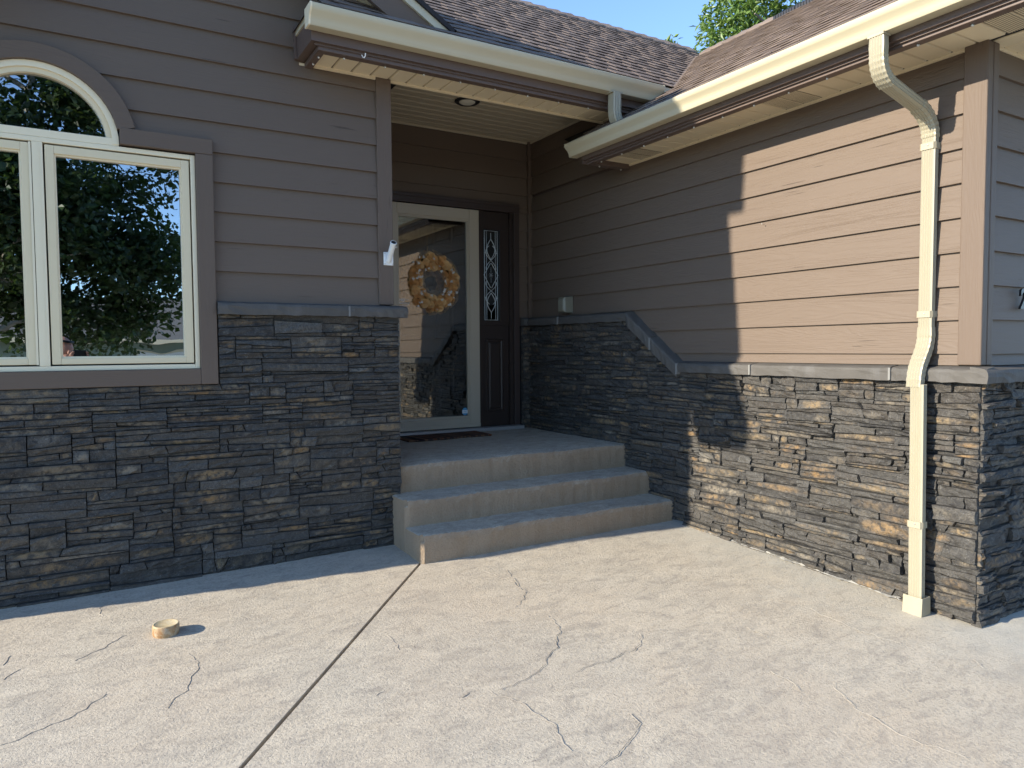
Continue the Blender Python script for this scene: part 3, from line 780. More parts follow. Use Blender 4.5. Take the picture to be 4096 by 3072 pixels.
build('arch_frame', ring(.325, .3525, YA-.024, YA+.05, 0, PI), VINT, WIN, smooth='auto')
bx('arch_sill', WX-.383, WX+.383, YA-.030, YA+.05, 1.1365, 1.178, VINW, WIN, .003)
mb = MB(); n = 28; mb.add([(WX+.33*math.cos(PI*i/n), YA+.004, WZ+.33*math.sin(PI*i/n)) for i in range(n+1)], [tuple(range(n+1))])
build('pane', mb, GLASSW, WIN)
yT0, yT1 = YA-.056, YA+.012
bx('trim_board', WX+.7705, WX+.865, yT0, yT1, -.197, 1.1445, SID_V, WIN, .004); bx('trim_board', WX-.865, WX-.7705, yT0, yT1, -.197, 1.1445, SID_V, WIN, .004)
bx('trim_board', WX-.770, WX+.770, yT0+.001, yT1, -.197, -.1035, SID_X, WIN, .004)
bx('trim_board', WX+.387, WX+.866, yT0-.001, yT1, 1.1455, 1.236, SID_X, WIN, .004); bx('trim_board', WX-.866, WX-.387, yT0-.001, yT1, 1.1455, 1.236, SID_X, WIN, .004)
aa = math.asin(.0925/.45); build('arch_trim', ring(RING_I, RING_O, yT0+.002, yT1, aa, PI-aa, 36), SID_X, WIN, smooth='auto', bevel=.003)

# ---- porch: ceiling, soffit, door
SOFA = build('porch_soffit', MB().box(1.2165, 3.90, 4.2915, YA-.003, 1.801, 1.807), FASC, HOUSE)
x = 1.285; 
while x < 3.88:
    x1 = min(x+.1265, 3.885)
    mb = MB(); mb.prism([(x+.004, 1.797), (x+.008, 1.7895), (x1-.008, 1.7895), (x1-.004, 1.797), (x1-.004, 1.800), (x+.004, 1.800)], lambda p, a: (p[0], a, p[1]), 4.350, YA-.016)
    build('soffit_panel', mb, SOFF, SOFA); x += .127
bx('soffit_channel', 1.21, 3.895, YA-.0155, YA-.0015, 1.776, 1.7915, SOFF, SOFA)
build('soffit_channel', MB().box(XR+.009, XB-.02, YA, YA+.012, 1.78, 2.05), CEIL, SOFA)
bx('soffit_trim', 1.243, 3.87, 4.3025, 4.358, 1.766, 1.7965, FASC, SOFA, .003)
bx('soffit_trim', 1.243, 1.290, 4.3585, YA-.012, 1.766, 1.7964, FASC, SOFA, .003)
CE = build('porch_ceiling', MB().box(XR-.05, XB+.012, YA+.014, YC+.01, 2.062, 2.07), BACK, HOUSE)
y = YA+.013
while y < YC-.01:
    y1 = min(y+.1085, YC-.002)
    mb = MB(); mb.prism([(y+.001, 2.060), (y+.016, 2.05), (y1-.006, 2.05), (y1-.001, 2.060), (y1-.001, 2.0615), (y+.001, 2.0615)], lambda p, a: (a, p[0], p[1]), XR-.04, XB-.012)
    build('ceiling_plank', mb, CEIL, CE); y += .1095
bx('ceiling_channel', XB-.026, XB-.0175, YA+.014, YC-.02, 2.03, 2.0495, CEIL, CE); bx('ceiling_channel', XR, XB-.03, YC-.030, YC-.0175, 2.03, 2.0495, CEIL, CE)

DY = 6.17
ENT = build('entry_door', MB().box(2.40, 3.27, 6.292, 6.335, -.76, 1.30), DOORM, HOUSE)
for (x0, x1) in ((2.52, 2.75), (2.87, 3.10)):
    for (z0, z1) in ((.975, 1.187), (.10, .86), (-.60, -.02)):
        mb = MB(); o_ = [(x0, z0), (x1, z0), (x1, z1), (x0, z1)]
        rings = [(0, 6.2915), (.006, 6.284), (.022, 6.284), (.034, 6.2905), (.046, 6.2905), (.070, 6.283)]
        vs = []
        for e, yy in rings: vs += [(x0+e, yy, z0+e), (x1-e, yy, z0+e), (x1-e, yy, z1-e), (x0+e, yy, z1-e)]
        fs = [(i*4+k, i*4+(k+1) % 4, i*4+4+(k+1) % 4, i*4+4+k) for i in range(5) for k in range(4)]+[(20, 21, 22, 23)]
        mb.add(vs, fs); build('door_panel', mb, DOORM, ENT)
mb = MB(); zb, zt = -.752, 1.330
mb.box(2.375, 2.465, DY, DY+.05, zb, zt); mb.box(3.197, 3.302, DY, DY+.05, zb, zt); mb.box(2.465, 3.197, DY+.0005, DY+.05, 1.232, zt); mb.box(2.465, 3.197, DY+.0005, DY+.05, zb, -.662)
SD = build('storm_door', mb, STORM, HOUSE, bevel=.005)
mb = MB()
for a, b in ((0, .010), (.010, .020)):
    yy = DY+.010+a*.9
    mb.box(2.465+a, 2.465+b, yy, DY+.048, -.662+a, 1.232-a); mb.box(3.197-b, 3.197-a, yy, DY+.048, -.662+a, 1.232-a)
    mb.box(2.465+b, 3.197-b, yy+.0005, DY+.048, -.662+a, -.662+b); mb.box(2.465+b, 3.197-b, yy+.0005, DY+.048, 1.232-b, 1.232-a)
build('inner_moulding', mb, STORM, SD)
bx('door_pane', 2.476, 3.186, DY+.034, DY+.038, -.651, 1.221, GLASSD, SD)
bx('kick_rail', 2.376, 3.300, DY-.006, DY-.0005, -.752, -.715, STORM, SD, .002)
# casing round door and sidelight
CAS = build('door_casing', MB().box(2.33, 3.752, YC-.034, YC+.01, 1.338, 1.412), JAMB, HOUSE, bevel=.004)
bx('casing_board', 3.690, 3.752, YC-.034, YC+.01, -.79, 1.3375, JAMB, CAS, .004)
bx('casing_board', 3.655, 3.6895, YC-.010, YC+.09, -.79, 1.3375, DOORM, CAS, .003)
bx('casing_board', 2.33, 3.752, YC-.044, YC-.0345, 1.392, 1.425, JAMB, CAS, .003)
bx('jamb', 3.303, 3.345, YC-.012, YC+.12, -.76, 1.3375, DOORM, CAS, .003)
SL = build('sidelight', MB().box(3.3455, 3.6545, YC+.035, YC+.045, -.76, .235), DOORM, HOUSE)
for a in ((3.3455, 3.6545, .2355, .275), (3.3455, 3.6545, 1.165, 1.337), (3.3455, 3.372, .2755, 1.1645), (3.560, 3.6545, .2755, 1.1645)):
    bx('stile', a[0], a[1], YC+.020, YC+.05, a[2], a[3], DOORM, SL)
bx('pane', 3.372, 3.56, YC+.036, YC+.039, .2755, 1.1645, GLASSS, SL)
bx('room_shade', 2.0, 6.0, YC+.30, YC+.31, -1, 2.1, ROOM, SL)
mb = MB(); x0, x1, z0, z1 = 3.40, 3.60, -.62, .10
vs = []
for e, yy in [(0, YC+.0345), (.008, YC+.026), (.02, YC+.026), (.032, YC+.034), (.05, YC+.027)]: vs += [(x0+e, yy, z0+e), (x1-e, yy, z0+e), (x1-e, yy, z1-e), (x0+e, yy, z1-e)]
mb.add(vs, [(i*4+k, i*4+(k+1) % 4, i*4+4+(k+1) % 4, i*4+4+k) for i in range(4) for k in range(4)]+[(16, 17, 18, 19)]); build('door_panel', mb, DOORM, SL)
cx, y_ = 3.466, YC+.033
def came(pts, r=.0026): build('came', MB().tube([(cx+a, y_, b) for a, b in pts], r, 6), CAME, SL)
came([(-.075, 1.155), (.075, 1.155)]); came([(-.075, .285), (.075, .285)])
for s in (-1, 1):
    came([(s*.072, 1.155), (s*.072, .285)]); came([(s*.050, 1.155), (s*.050, .285)], .0018)
    def curve(f, n=22): return [f(i/n) for i in range(n+1)]
    came(curve(lambda t: (s*.045*math.sin(PI*t)*(1 if t < .5 else 1), 1.075-.20*t)), .003)
    came(curve(lambda t: (s*.060*math.sin(2*PI*t*.75+.35)*(1-.1*t), 1.01-.24*t)), .003)
    came([(s*.006, .84), (s*.078, .725), (s*.006, .60)], .003)
    came(curve(lambda t: (s*.060*math.sin(2*PI*t*.75+.35), .44+.22*t)), .003)
    came(curve(lambda t: (s*.045*math.sin(PI*t), .36+.19*t)), .003)
came([(0, 1.135), (0, 1.075)]); came([(0, .36), (0, .30)]); came([(-.075, .94), (-.05, .94)]); came([(.05, .94), (.075, .94)]); came([(-.075, .50), (-.05, .50)]); came([(.05, .50), (.075, .50)])
came([(0, .80), (0, .65)], .0009); came([(-.025, .725), (.025, .725)], .0009); came([(-.018, .745), (.018, .705)], .0008); came([(.018, .745), (-.018, .705)], .0008)
bx('threshold', 2.33, 3.752, 6.085, 6.20, -.7945, -.760, ALU, HOUSE, .005)

# ---- fascias, gutters
K = [(0, .108), (0, .002), (.012, 0), (.074, 0), (.079, .006), (.082, .026), (.094, .050), (.113, .068), (.123, .082), (.1245, .106), (.120, .110), (.110, .109), (.1105, .098), (.012, .094)]
FA = build('porch_fascia', MB().box(1.192, 3.89, 4.266, 4.290, 1.800, 1.965), FASC, HOUSE)
bx('return_fascia', 1.192, 1.216, 4.2905, YA-.015, 1.800, 1.935, FASC, FA); bx('drip_edge', 1.184, 1.215, 4.262, YA-.013, 1.9355, 1.984, CREAM, FA)
bx('fascia_lip', 1.2165, 3.88, 4.2905, 4.302, 1.788, 1.83, FASC, FA)
bx('flashing', 1.176, 1.190, YA-.045, YA-.018, 1.80, 1.99, FASC, FA)
mb = MB(); mb.prism([(4.2655-a, 1.853+b) for a, b in K], lambda p, a: (a, p[0], p[1]), 1.163, 3.802)
GA_ = build('gutter', mb, CREAM, HOUSE, smooth='auto'); GA_['label'] = 'cream gutter along the porch eave'
mb = MB(); mb.prism([(4.267-a*1.02, 1.8515+b*1.03) for a, b in K[:11]], lambda p, a: (a, p[0], p[1]), 1.155, 1.166); build('end_cap', mb, VINW, GA_)
mb = MB(); mb.prism([(4.267-a*1.02, 1.8515+b*1.03) for a, b in K[:11]], lambda p, a: (a, p[0], p[1]), 3.798, 3.809); build('end_cap', mb, CREAM, GA_)
bx('gutter_apron', 3.809, 3.90, 4.15, 4.262, 1.885, 1.955, CREAM, GA_)
FB = build('wing_fascia', MB().box(3.458, 3.480, 1.30, 4.70, 1.492, 1.632), FASC, HOUSE)
bx('fascia_lip', 3.4805, 3.494, 1.30, 4.70, 1.480, 1.52, FASC, FB)
mb = MB(); mb.prism([(3.4575-a, 1.524+b*.88) for a, b in K], lambda p, a: (p[0], a, p[1]), 1.20, 4.775)
GB_ = build('gutter', mb, CREAM, HOUSE, smooth='auto'); GB_['label'] = 'cream gutter along the eave of the wing'
mb = MB(); mb.prism([(3.459-a*1.02, 1.5225+b*.91) for a, b in K[:11]], lambda p, a: (p[0], a, p[1]), 4.770, 4.782); build('end_cap', mb, CREAM, GB_)
SOFB = build('wing_soffit', MB().box(3.48, XB+.01, 1.30, 4.70, 1.516, 1.522), BACK, HOUSE)
y = 1.33
while y < 4.66:
    y1 = min(y+.1265, 4.665); mid = (y+y1)/2
    perf = any(a < mid < b for a, b in ((4.28, 4.54), (2.80, 3.06), (1.58, 1.84)))
    mb = MB(); mb.prism([(y+.004, 1.511), (y+.008, 1.5035), (y1-.008, 1.5035), (y1-.004, 1.511), (y1-.004, 1.514), (y+.004, 1.514)], lambda p, a: (a, p[0], p[1]), 3.49, XB-.016)
    build('soffit_panel', mb, SOFFP if perf else SOFF, SOFB); y += .127
bx('soffit_channel', XB-.0155, XB-.001, YD, 4.66, 1.488, 1.5055, SOFF, SOFB)
bx('soffit_trim', 3.496, 3.552, 1.30, 4.70, 1.464, 1.5025, FASC, SOFB, .003); bx('soffit_trim', 3.5525, XB-.003, 4.648, 4.70, 1.464, 1.5025, FASC, SOFB, .003)
bx('eave_end', 3.46, XB, 4.7005, 4.718, 1.466, 1.66, FASC, SOFB)
x = 3.93
while x < 6.5:
    mb = MB(); mb.prism([(x+.001, 1.509), (x+.010, 1.5035), (x+.1165, 1.5035), (x+.1255, 1.509), (x+.1255, 1.514), (x+.001, 1.514)], lambda p, a: (p[0], a, p[1]), 1.33, YD-.012)
    build('soffit_panel', mb, SOFF, SOFB); x += .127
bx('soffit_channel', XB+.07, 6.5, YD-.0115, YD-.001, 1.488, 1.5055, SOFF, SOFB); build('soffit_board', MB().box(XB+.011, 6.5, 1.31, YD, 1.516, 1.522), BACK, SOFB)
# bright screw heads along the soffit trims
scr0 = None
def screw(p, parent):
    global scr0
    if scr0 is None:
        scr0 = build('screw', MB().ball(p, .0075, 8, 6), STEEL, parent, smooth=True, origin=p)
        return
    inst(scr0, 'screw', parent, p)
for k in range(13): screw((3.53, 4.557-.2493*k, 1.459), SOFB)
for x_ in (3.61, 3.83): screw((x_, 4.685, 1.459), SOFB)
for k in range(9): screw((1.41+.262*k, 4.345, 1.761), SOFA)
for y_ in (4.40, 4.52): screw((1.272, y_, 1.761), SOFA)

# ---- roof planes with shingles
def roof(name, O, A, Sdir, Nrm, ext, courses, lim, seed, deck):
    """O eave origin, A along, Sdir up-slope (unit), lim(s)->(a0,a1)"""
    rf = build(name, deck, SHDARK, HOUSE)
    rr = random.Random(seed); e = .132; O = Vector(O); A = Vector(A); Sdir = Vector(Sdir).normalized(); Nrm = Vector(Nrm).normalized()
    for i in range(courses):
        s0 = i*e; a0, a1 = lim(s0+e/2)
        if a1-a0 < .05: continue
        a = a0-rr.uniform(0, .9)
        while a < a1:
            p, q = max(a, a0), min(a+1.0, a1); a += 1.0
            if q-p < .04: continue
            mb = MB(); P = lambda al, s, h: O+A*al+Sdir*s+Nrm*h
            wav = rr.uniform(-.004, .004)
            def slabm(al, ah, s, t, h0, h1, rv):
                mb.hexa([P(al, s, h0-.004), P(ah, s, h0-.004), P(al, t, h1-.012), P(ah, t, h1-.012), P(al, s, h0), P(ah, s, h0), P(al, t, h1), P(ah, t, h1)], rv)
            slabm(p, q-.002, s0+wav, s0+e+.012, .013, .004, (rr.uniform(.28, .6), 0, 0))
            u = p-rr.uniform(0, .15)
            while u < q:
                wd = rr.uniform(.09, .21); c0, c1 = max(u, p), min(u+wd, q-.002); u += wd+rr.uniform(.05, .16)
                if c1-c0 > .02: slabm(c0, c1, s0-.003+wav, s0+e+.006, 0.0150, .0070, (rr.uniform(.40, .90), 0, 0))
            build('shingle', mb, SHING, rf, attrs=True, recalc=False)
    return rf
PA, PB = .70, .62
ya0, za0 = 4.165, 1.965; xb0, zb0 = 3.355, 1.618
sA_ = Vector((0, 1, PA)).normalized(); nA_ = Vector((0, -PA, 1)).normalized()
sB_ = Vector((1, 0, PB)).normalized(); nB_ = Vector((-PB, 0, 1)).normalized()
ridA_y = 6.26; ridA_z = za0+PA*(ridA_y-ya0); ridB_x = 5.90; ridB_z = zb0+PB*(ridB_x-xb0)
lenA = (ridA_y-ya0)*math.sqrt(1+PA*PA); lenB = (ridB_x-xb0)*math.sqrt(1+PB*PB)
def limA(s):
    y = ya0+s*sA_.y; z = za0+s*sA_.z
    return (max(1.17+(y-ya0), 1.2) if y < 4.75 else 1.75, min(6.14, xb0+(z-zb0)/PB+.03))
def limB(s):
    z = zb0+s*sB_.z
    return (1.20, ya0+(z-za0)/PA+.03 if z > za0 else 4.70)
dk = MB()
dk.add([(1.17, ya0, za0-.004), (8.5, ya0, za0-.004), (6.14, ridA_y, ridA_z-.004), (1.62, ridA_y, ridA_z-.004), (1.62, 4.615, za0+PA*.45-.004)], [(0, 1, 2, 3, 4)])
dk.add([(1.17, ya0, za0-.004), (1.62, 4.615, za0+PA*.45-.004), (1.17, 4.615, za0-.004)], [(0, 1, 2)])
dk.add([(6.14, ridA_y, ridA_z-.004), (1.62, ridA_y, ridA_z-.004), (1.62, ridA_y+3, ridA_z-2), (8, ridA_y+3, ridA_z-2)], [(0, 1, 2, 3)])
dk.add([(6.14, ridA_y, ridA_z-.004), (8, ridA_y+3, ridA_z-2), (8.2, ya0, za0-.3)], [(0, 1, 2)])
RA = roof('porch_roof', (0, ya0, za0), (1, 0, 0), sA_, nA_, 0, int(lenA/.132), limA, 3, dk)
dk = MB()
dk.add([(xb0, 1.2, zb0-.004), (ridB_x, 1.2, ridB_z-.004), (ridB_x, 9, ridB_z-.004), (xb0+.02, 4.71, zb0-.004), (xb0, 4.71, zb0-.004)], [(0, 1, 2, 3, 4)])
dk.add([(ridB_x, 1.2, ridB_z-.004), (ridB_x+2.6, 1.2, ridB_z-1.6), (ridB_x+2.6, 9, ridB_z-1.6), (ridB_x, 9, ridB_z-.004)], [(0, 1, 2, 3)])
RB = roof('wing_roof', (xb0, 0, zb0), (0, 1, 0), sB_, nB_, 0, int(lenB/.132), limB, 4, dk)
# ridge caps, ridge vent
def ridgecap(p0, p1, n, dn, parent, wdt=.13):
    p0, p1 = Vector(p0), Vector(p1); d = (p1-p0)/n; u = d.normalized(); sd = u.cross(Vector((0, 0, 1))).normalized()
    for i in range(n):
        a = p0+d*i; b = a+d*1.18; h0, h1 = .030, .012; mb = MB(); rv = (random.uniform(.3, .9), 0, 0)
        vs = []
        for q, h in ((a, h0), (b, h1)): vs += [q-sd*wdt+Vector((0, 0, h-.018-wdt*dn)), q+Vector((0, 0, h-.010)), q+sd*wdt+Vector((0, 0, h-.018-wdt*dn)), q-sd*wdt+Vector((0, 0, h-wdt*dn)), q+Vector((0, 0, h+.006)), q+sd*wdt+Vector((0, 0, h-wdt*dn))]
        mb.add(vs, [(0, 1, 7, 6), (1, 2, 8, 7), (3, 9, 10, 4), (4, 10, 11, 5), (0, 3, 4, 1), (1, 4, 5, 2), (6, 7, 10, 9), (7, 8, 11, 10), (0, 6, 9, 3), (2, 5, 11, 8)], rv)
        build('ridge_cap', mb, SHING, parent, attrs=True)
ridgecap((6.12, ridA_y, ridA_z+.005), (1.8, ridA_y, ridA_z+.005), 26, PA, RA)
ridgecap((ridB_x, 5.75, ridB_z+.004), (ridB_x, 4.80, ridB_z+.004), 6, PB, RB)
for k in range(14):
    y0 = 4.76-k*.25; mb = MB(); mb.prism([(ridB_x-.16, ridB_z-.085), (ridB_x-.16, ridB_z-.055), (ridB_x, ridB_z+.045), (ridB_x+.16, ridB_z-.055), (ridB_x+.16, ridB_z-.085), (ridB_x, ridB_z+.01)], lambda p, a: (p[0], a, p[1]), y0-.245, y0)
    for j in range(8): mb.box(ridB_x-.166, ridB_x-.1605, y0-.24+j*.03, y0-.225+j*.03, ridB_z-.09, ridB_z-.055)
    build('ridge_vent', mb, BLACK, RB)
# valley saddle flashing strip so both planes join softly
mb = MB(); vs = []; nv = 16
for i in range(nv+1):
    z = za0+.02+(ridB_z-za0-.03)*i/nv; x = xb0+(z-zb0)/PB; y = ya0+(z-za0)/PA
    vs += [(x-.035, y, z+.004), (x, y, z+.016), (x+.0, y-.035, z+.004)]
mb.add(vs, [(3*i, 3*i+1, 3*i+4, 3*i+3) for i in range(nv)]+[(3*i+1, 3*i+2, 3*i+5, 3*i+4) for i in range(nv)]); mb.rv = [(.55, 0, 0)]*len(mb.v)
build('valley_strip', mb, SHING, RB, attrs=True)

# ---- gable above the window: rake boards, soffit and roof slopes
PG = .583
def gzr(x): return 3.333-PG*abs(x-WX)           # lower outer line of the shingle edge
GR = MB()
for s in (-1, 1):
    xe = WX+s*(2.30 if s > 0 else 1.72)
    GR.add([(WX, 4.235, gzr(WX)+.045), (xe, 4.235, gzr(xe)+.045), (xe, 10, gzr(xe)+.045), (WX, 10, gzr(WX)+.045)], [(0, 1, 2, 3)])
    GR.add([(WX, 4.235, gzr(WX)+.03), (xe, 4.235, gzr(xe)+.03), (xe, 10, gzr(xe)+.03), (WX, 10, gzr(WX)+.03)], [(0, 1, 2, 3)])
GRO = build('gable_roof', GR, SHDARK, HOUSE)
def rake(name, s, y0, y1, dz0, dz1, x0, x1, mat):
    mb = MB(); P = [(WX+s*x0, gzr(WX+s*x0)+dz0), (WX+s*x1, gzr(WX+s*x1)+dz0), (WX+s*x1, gzr(WX+s*x1)+dz1), (WX+s*x0, gzr(WX+s*x0)+dz1)]
    mb.prism(P, lambda p, a: (p[0], a, p[1]), y0, y1); return build(name, mb, mat, GRO)
for s, xm in ((1, 2.28), (-1, 1.70)):
    rake('rake_board', s, 4.262, 4.290, -.215, -.0485, 0, min(xm, 2.15), SID_X)
    rake('drip_edge', s, 4.245, 4.2925, -.048, .006, 0, xm, CREAM)
    rake('shingle_edge', s, 4.228, 4.60, .0065, .040, 0, xm, SHDARK)
    rake('rake_soffit', s, 4.2905, YA-.02, -.150, -.140, 0, xm, SOFF)
    rake('rake_trim', s, 4.2905, 4.335, -.185, -.1505, 0, min(xm, 2.15), FASC)
    rake('frieze_board', s, YA-.045, YA-.018, -.30, -.1505, 0, min(xm, 1.95), SID_X)
screwp = [(1.62, 4.60), (1.83, 4.31)]
for (x_, y_) in screwp: screw((x_, y_, gzr(x_)-.30 if y_ > 4.5 else gzr(x_)-.19), GRO)
# eave return on the far left corner, same section as the porch eave; unseen, lengthened for its shadow
mb = MB(); mb.box(-2.22, -.38, 4.266, YA-.01, 1.838, 1.965)
RET = build('eave_return', mb, FASC, HOUSE)
mb = MB(); mb.prism([(4.2655-a, 1.853+b) for a, b in K], lambda p, a: (a, p[0], p[1]), -2.25, -.35); build('return_gutter', mb, CREAM, RET, smooth='auto')
mb = MB(); mb.add([(-2.24, 4.16, 1.968), (-.36, 4.16, 1.968), (-.80, YA, 2.32), (-1.80, YA, 2.32), (-2.24, YA, 1.968), (-.36, YA, 1.968)], [(0, 1, 2, 3), (0, 3, 4), (1, 5, 2)]); build('return_roof', mb, SHDARK, RET)

UB = build('shadow_block', MB().box(-2.09, -1.67, 4.385, 4.66, 2.30, 3.50), BACKW, HOUSE)  # unseen block added to shape the shadow's upper edge on the wing wall
for k in range(6): lap(lambda u, o, z: (u, 4.378-o, z), -2.10, -1.66, 2.34+EXP*k, 2.34+EXP*(k+1), SID_A, UB)
bx('shadow_block_cap', -2.12, -1.64, 4.25, 4.75, 3.44, 3.86, SID_X, UB)

# ---- downspouts
def dprof(w_, d_):
    """corrugated rectangle: a across the wall (w_), b away from it (d_)"""
    P = []; n = 9
    for i in range(n+1):
        a = -w_/2+.008+(w_-.016)*i/n; P.append((a, -d_/2+(.0 if i % 2 else .0050)))
    m_ = 5
    for i in range(m_+1): P.append((w_/2-(.0 if i % 2 else .0045), -d_/2+.007+(d_-.014)*i/m_))
    P += [(w_/2-.008, d_/2), (-w_/2+.008, d_/2)]
    for i in range(m_+1): P.append((-w_/2+(.0 if i % 2 else .0045), d_/2-.007-(d_-.014)*i/m_))
    return P
def dsweep(pts, w_, d_, name, parent, across=(0, 1, 0), mat=None, crimp=0):
    mb = MB(); pts = [Vector(p) for p in pts]; Ac = Vector(across); fr = []
    for i, p in enumerate(pts):
        t = (pts[min(i+1, len(pts)-1)]-pts[max(i-1, 0)]).normalized(); Bx = t.cross(Ac).normalized()
        k = 1+(crimp if i % 2 else 0)
        fr.append((p, Ac*k, Bx*k))
    mb.sweep(dprof(w_, d_), fr); return build(name, mb, mat or CREAM_D, parent, smooth=False if name == 'elbow' else 'auto')
def bend(p0, p1, p2, n=9):
    p0, p1, p2 = map(Vector, (p0, p1, p2)); return [p0*(1-t)**2+p1*2*t*(1-t)+p2*t*t for t in [i/n for i in range(n+1)]]
yc = 2.180; xu, xw, xl = 3.395, 3.857, 3.765
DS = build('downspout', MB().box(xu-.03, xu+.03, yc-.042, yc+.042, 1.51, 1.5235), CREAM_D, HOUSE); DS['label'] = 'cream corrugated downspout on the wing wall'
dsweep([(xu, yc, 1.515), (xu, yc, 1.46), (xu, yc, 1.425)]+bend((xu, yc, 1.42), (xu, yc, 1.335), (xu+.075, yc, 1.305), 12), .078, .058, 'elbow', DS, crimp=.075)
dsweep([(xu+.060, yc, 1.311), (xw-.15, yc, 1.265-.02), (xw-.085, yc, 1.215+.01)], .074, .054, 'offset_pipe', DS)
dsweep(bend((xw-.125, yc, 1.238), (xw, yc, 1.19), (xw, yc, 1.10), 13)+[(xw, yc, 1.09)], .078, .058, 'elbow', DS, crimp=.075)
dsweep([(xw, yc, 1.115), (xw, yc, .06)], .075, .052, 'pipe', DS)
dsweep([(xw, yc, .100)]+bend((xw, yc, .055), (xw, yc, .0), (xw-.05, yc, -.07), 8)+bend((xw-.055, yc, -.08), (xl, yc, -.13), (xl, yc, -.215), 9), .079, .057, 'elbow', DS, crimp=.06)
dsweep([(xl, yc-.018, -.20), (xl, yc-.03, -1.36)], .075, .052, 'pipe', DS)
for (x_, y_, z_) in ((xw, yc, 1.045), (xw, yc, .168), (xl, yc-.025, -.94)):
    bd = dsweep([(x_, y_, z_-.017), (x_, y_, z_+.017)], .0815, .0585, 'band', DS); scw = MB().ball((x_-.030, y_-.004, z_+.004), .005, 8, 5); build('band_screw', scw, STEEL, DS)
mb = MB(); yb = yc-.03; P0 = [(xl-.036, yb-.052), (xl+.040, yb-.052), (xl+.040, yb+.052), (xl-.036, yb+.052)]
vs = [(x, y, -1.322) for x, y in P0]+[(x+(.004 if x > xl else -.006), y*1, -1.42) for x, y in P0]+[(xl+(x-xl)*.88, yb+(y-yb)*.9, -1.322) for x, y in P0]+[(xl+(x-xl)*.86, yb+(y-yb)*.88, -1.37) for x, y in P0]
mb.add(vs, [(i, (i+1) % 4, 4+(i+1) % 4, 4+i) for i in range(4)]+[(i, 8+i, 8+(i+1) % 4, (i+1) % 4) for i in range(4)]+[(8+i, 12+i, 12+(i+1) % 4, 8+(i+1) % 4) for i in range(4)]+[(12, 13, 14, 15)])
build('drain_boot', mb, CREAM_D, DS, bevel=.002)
xd = 3.375; 
DP = build('downspout', MB().box(xd-.05, xd+.05, 4.165, 4.235, 1.843, 1.8525), CREAM_D, HOUSE); DP['label'] = 'short downspout from porch gutter into the wing gutter'
dsweep([(xd, 4.20, 1.85), (xd, 4.20, 1.76), (xd, 4.20, 1.73)]+bend((xd, 4.20, 1.725), (xd, 4.20, 1.66), (xd+.05, 4.20, 1.62), 9), .078, .070, 'elbow', DP, crimp=.03, across=(0, -1, 0))

# ================================================================== SMALL THINGS
# pipe cap in the patio
pc = (.303, 3.832); pz = gz(*pc)
CAPO = build('drain_cap', MB().lathe([(.056, -.02), (.058, .0), (.0605, .008), (.0605, .046), (.058, .0505), (.0535, .0512), (.0515, .0497), (.0, .0)][:7]+[(.012, .0495)], (pc[0], pc[1], pz), 36), CHIP, None, smooth='auto', origin=(pc[0], pc[1], pz))
tag(CAPO, 'round chipped cream and brown drain cap sticking up from the patio', 'drain cap')
# flag pole bracket
FBK = empty('flag_bracket', (1.772, YA-.033, .565)); tag(FBK, 'white metal flagpole bracket screwed to the brown corner board', 'bracket')
bx('mounting_plate', 1.737, 1.805, YA-.040, YA-.0325, .563, .650, WHITE, FBK, .003)
p0, p1 = Vector((1.768, YA-.045, .590)), Vector((1.764, YA-.150, .700)); dn = (p1-p0).normalized()
mb = MB(); mb.tube([p0, p0.lerp(p1, .5), p1-dn*.012, p1-dn*.012, p1], [.0185, .0185, .0185, .0210, .0210], 18); build('socket_tube', mb, WHITE, FBK, smooth='auto')
build('bore_shade', MB().tube([p1+dn*.0005, p1+dn*.0012], .0165, 18), BLACK, FBK)  # black disc over the closed tube end paints the dark of the bore
mb = MB(); mb.prism([(YA-.040, .570), (YA-.040, .600), (YA-.075, .625), (YA-.055, .585)], lambda p, a: (a, p[0], p[1]), 1.764, 1.772); build('gusset', mb, WHITE, FBK)
build('thumb_screw', MB().tube([p0.lerp(p1, .72), p0.lerp(p1, .72)+Vector((.034, 0, .006))], .005, 8), STEEL, FBK)
for a in (1.744, 1.798):
    for b in (.571, .642): build('screw', MB().ball((a, YA-.041, b), .0042, 8, 5), STEEL, FBK)
# ceiling lamp
CL = empty('ceiling_light', (2.79, 5.40, 2.045)); tag(CL, 'round black-rimmed recessed light in the porch ceiling', 'ceiling light')
build('rim', MB().lathe([(.068, .004), (.104, .003), (.106, -.004), (.092, -.014), (.068, -.009)], (2.79, 5.40, 2.0475), 32), BLACK, CL, smooth='auto')
build('lens', MB().lathe([(.068, .0), (.067, -.010), (.05, -.020), (.025, -.025), (.004, -.026)], (2.79, 5.40, 2.0475), 32), LENS, CL, smooth='auto')
# outdoor outlet with bubble cover
OC = empty('outlet_cover', (3.87, 5.50, .335)); tag(OC, 'clear plastic bubble cover over an outlet above the stone ledge', 'outlet cover')
bx('base_plate', 3.868, 3.884, 5.435, 5.555, .325, .478, BUBBLE, OC, .006); bx('socket', 3.862, 3.867, 5.46, 5.53, .35, .455, VINT, OC, .004)
mb = MB(); vs = []
for x_, e in ((3.867, 0), (3.80, .004), (3.782, .020)): vs += [(x_, 5.437+e, .327+e), (x_, 5.553-e, .327+e), (x_, 5.553-e, .476-e), (x_, 5.437+e, .476-e)]
mb.add(vs, [(i*4+k, i*4+(k+1) % 4, i*4+4+(k+1) % 4, i*4+4+k) for i in range(2) for k in range(4)]+[(8, 9, 10, 11)]); build('bubble', mb, BUBBLE, OC, bevel=.006)
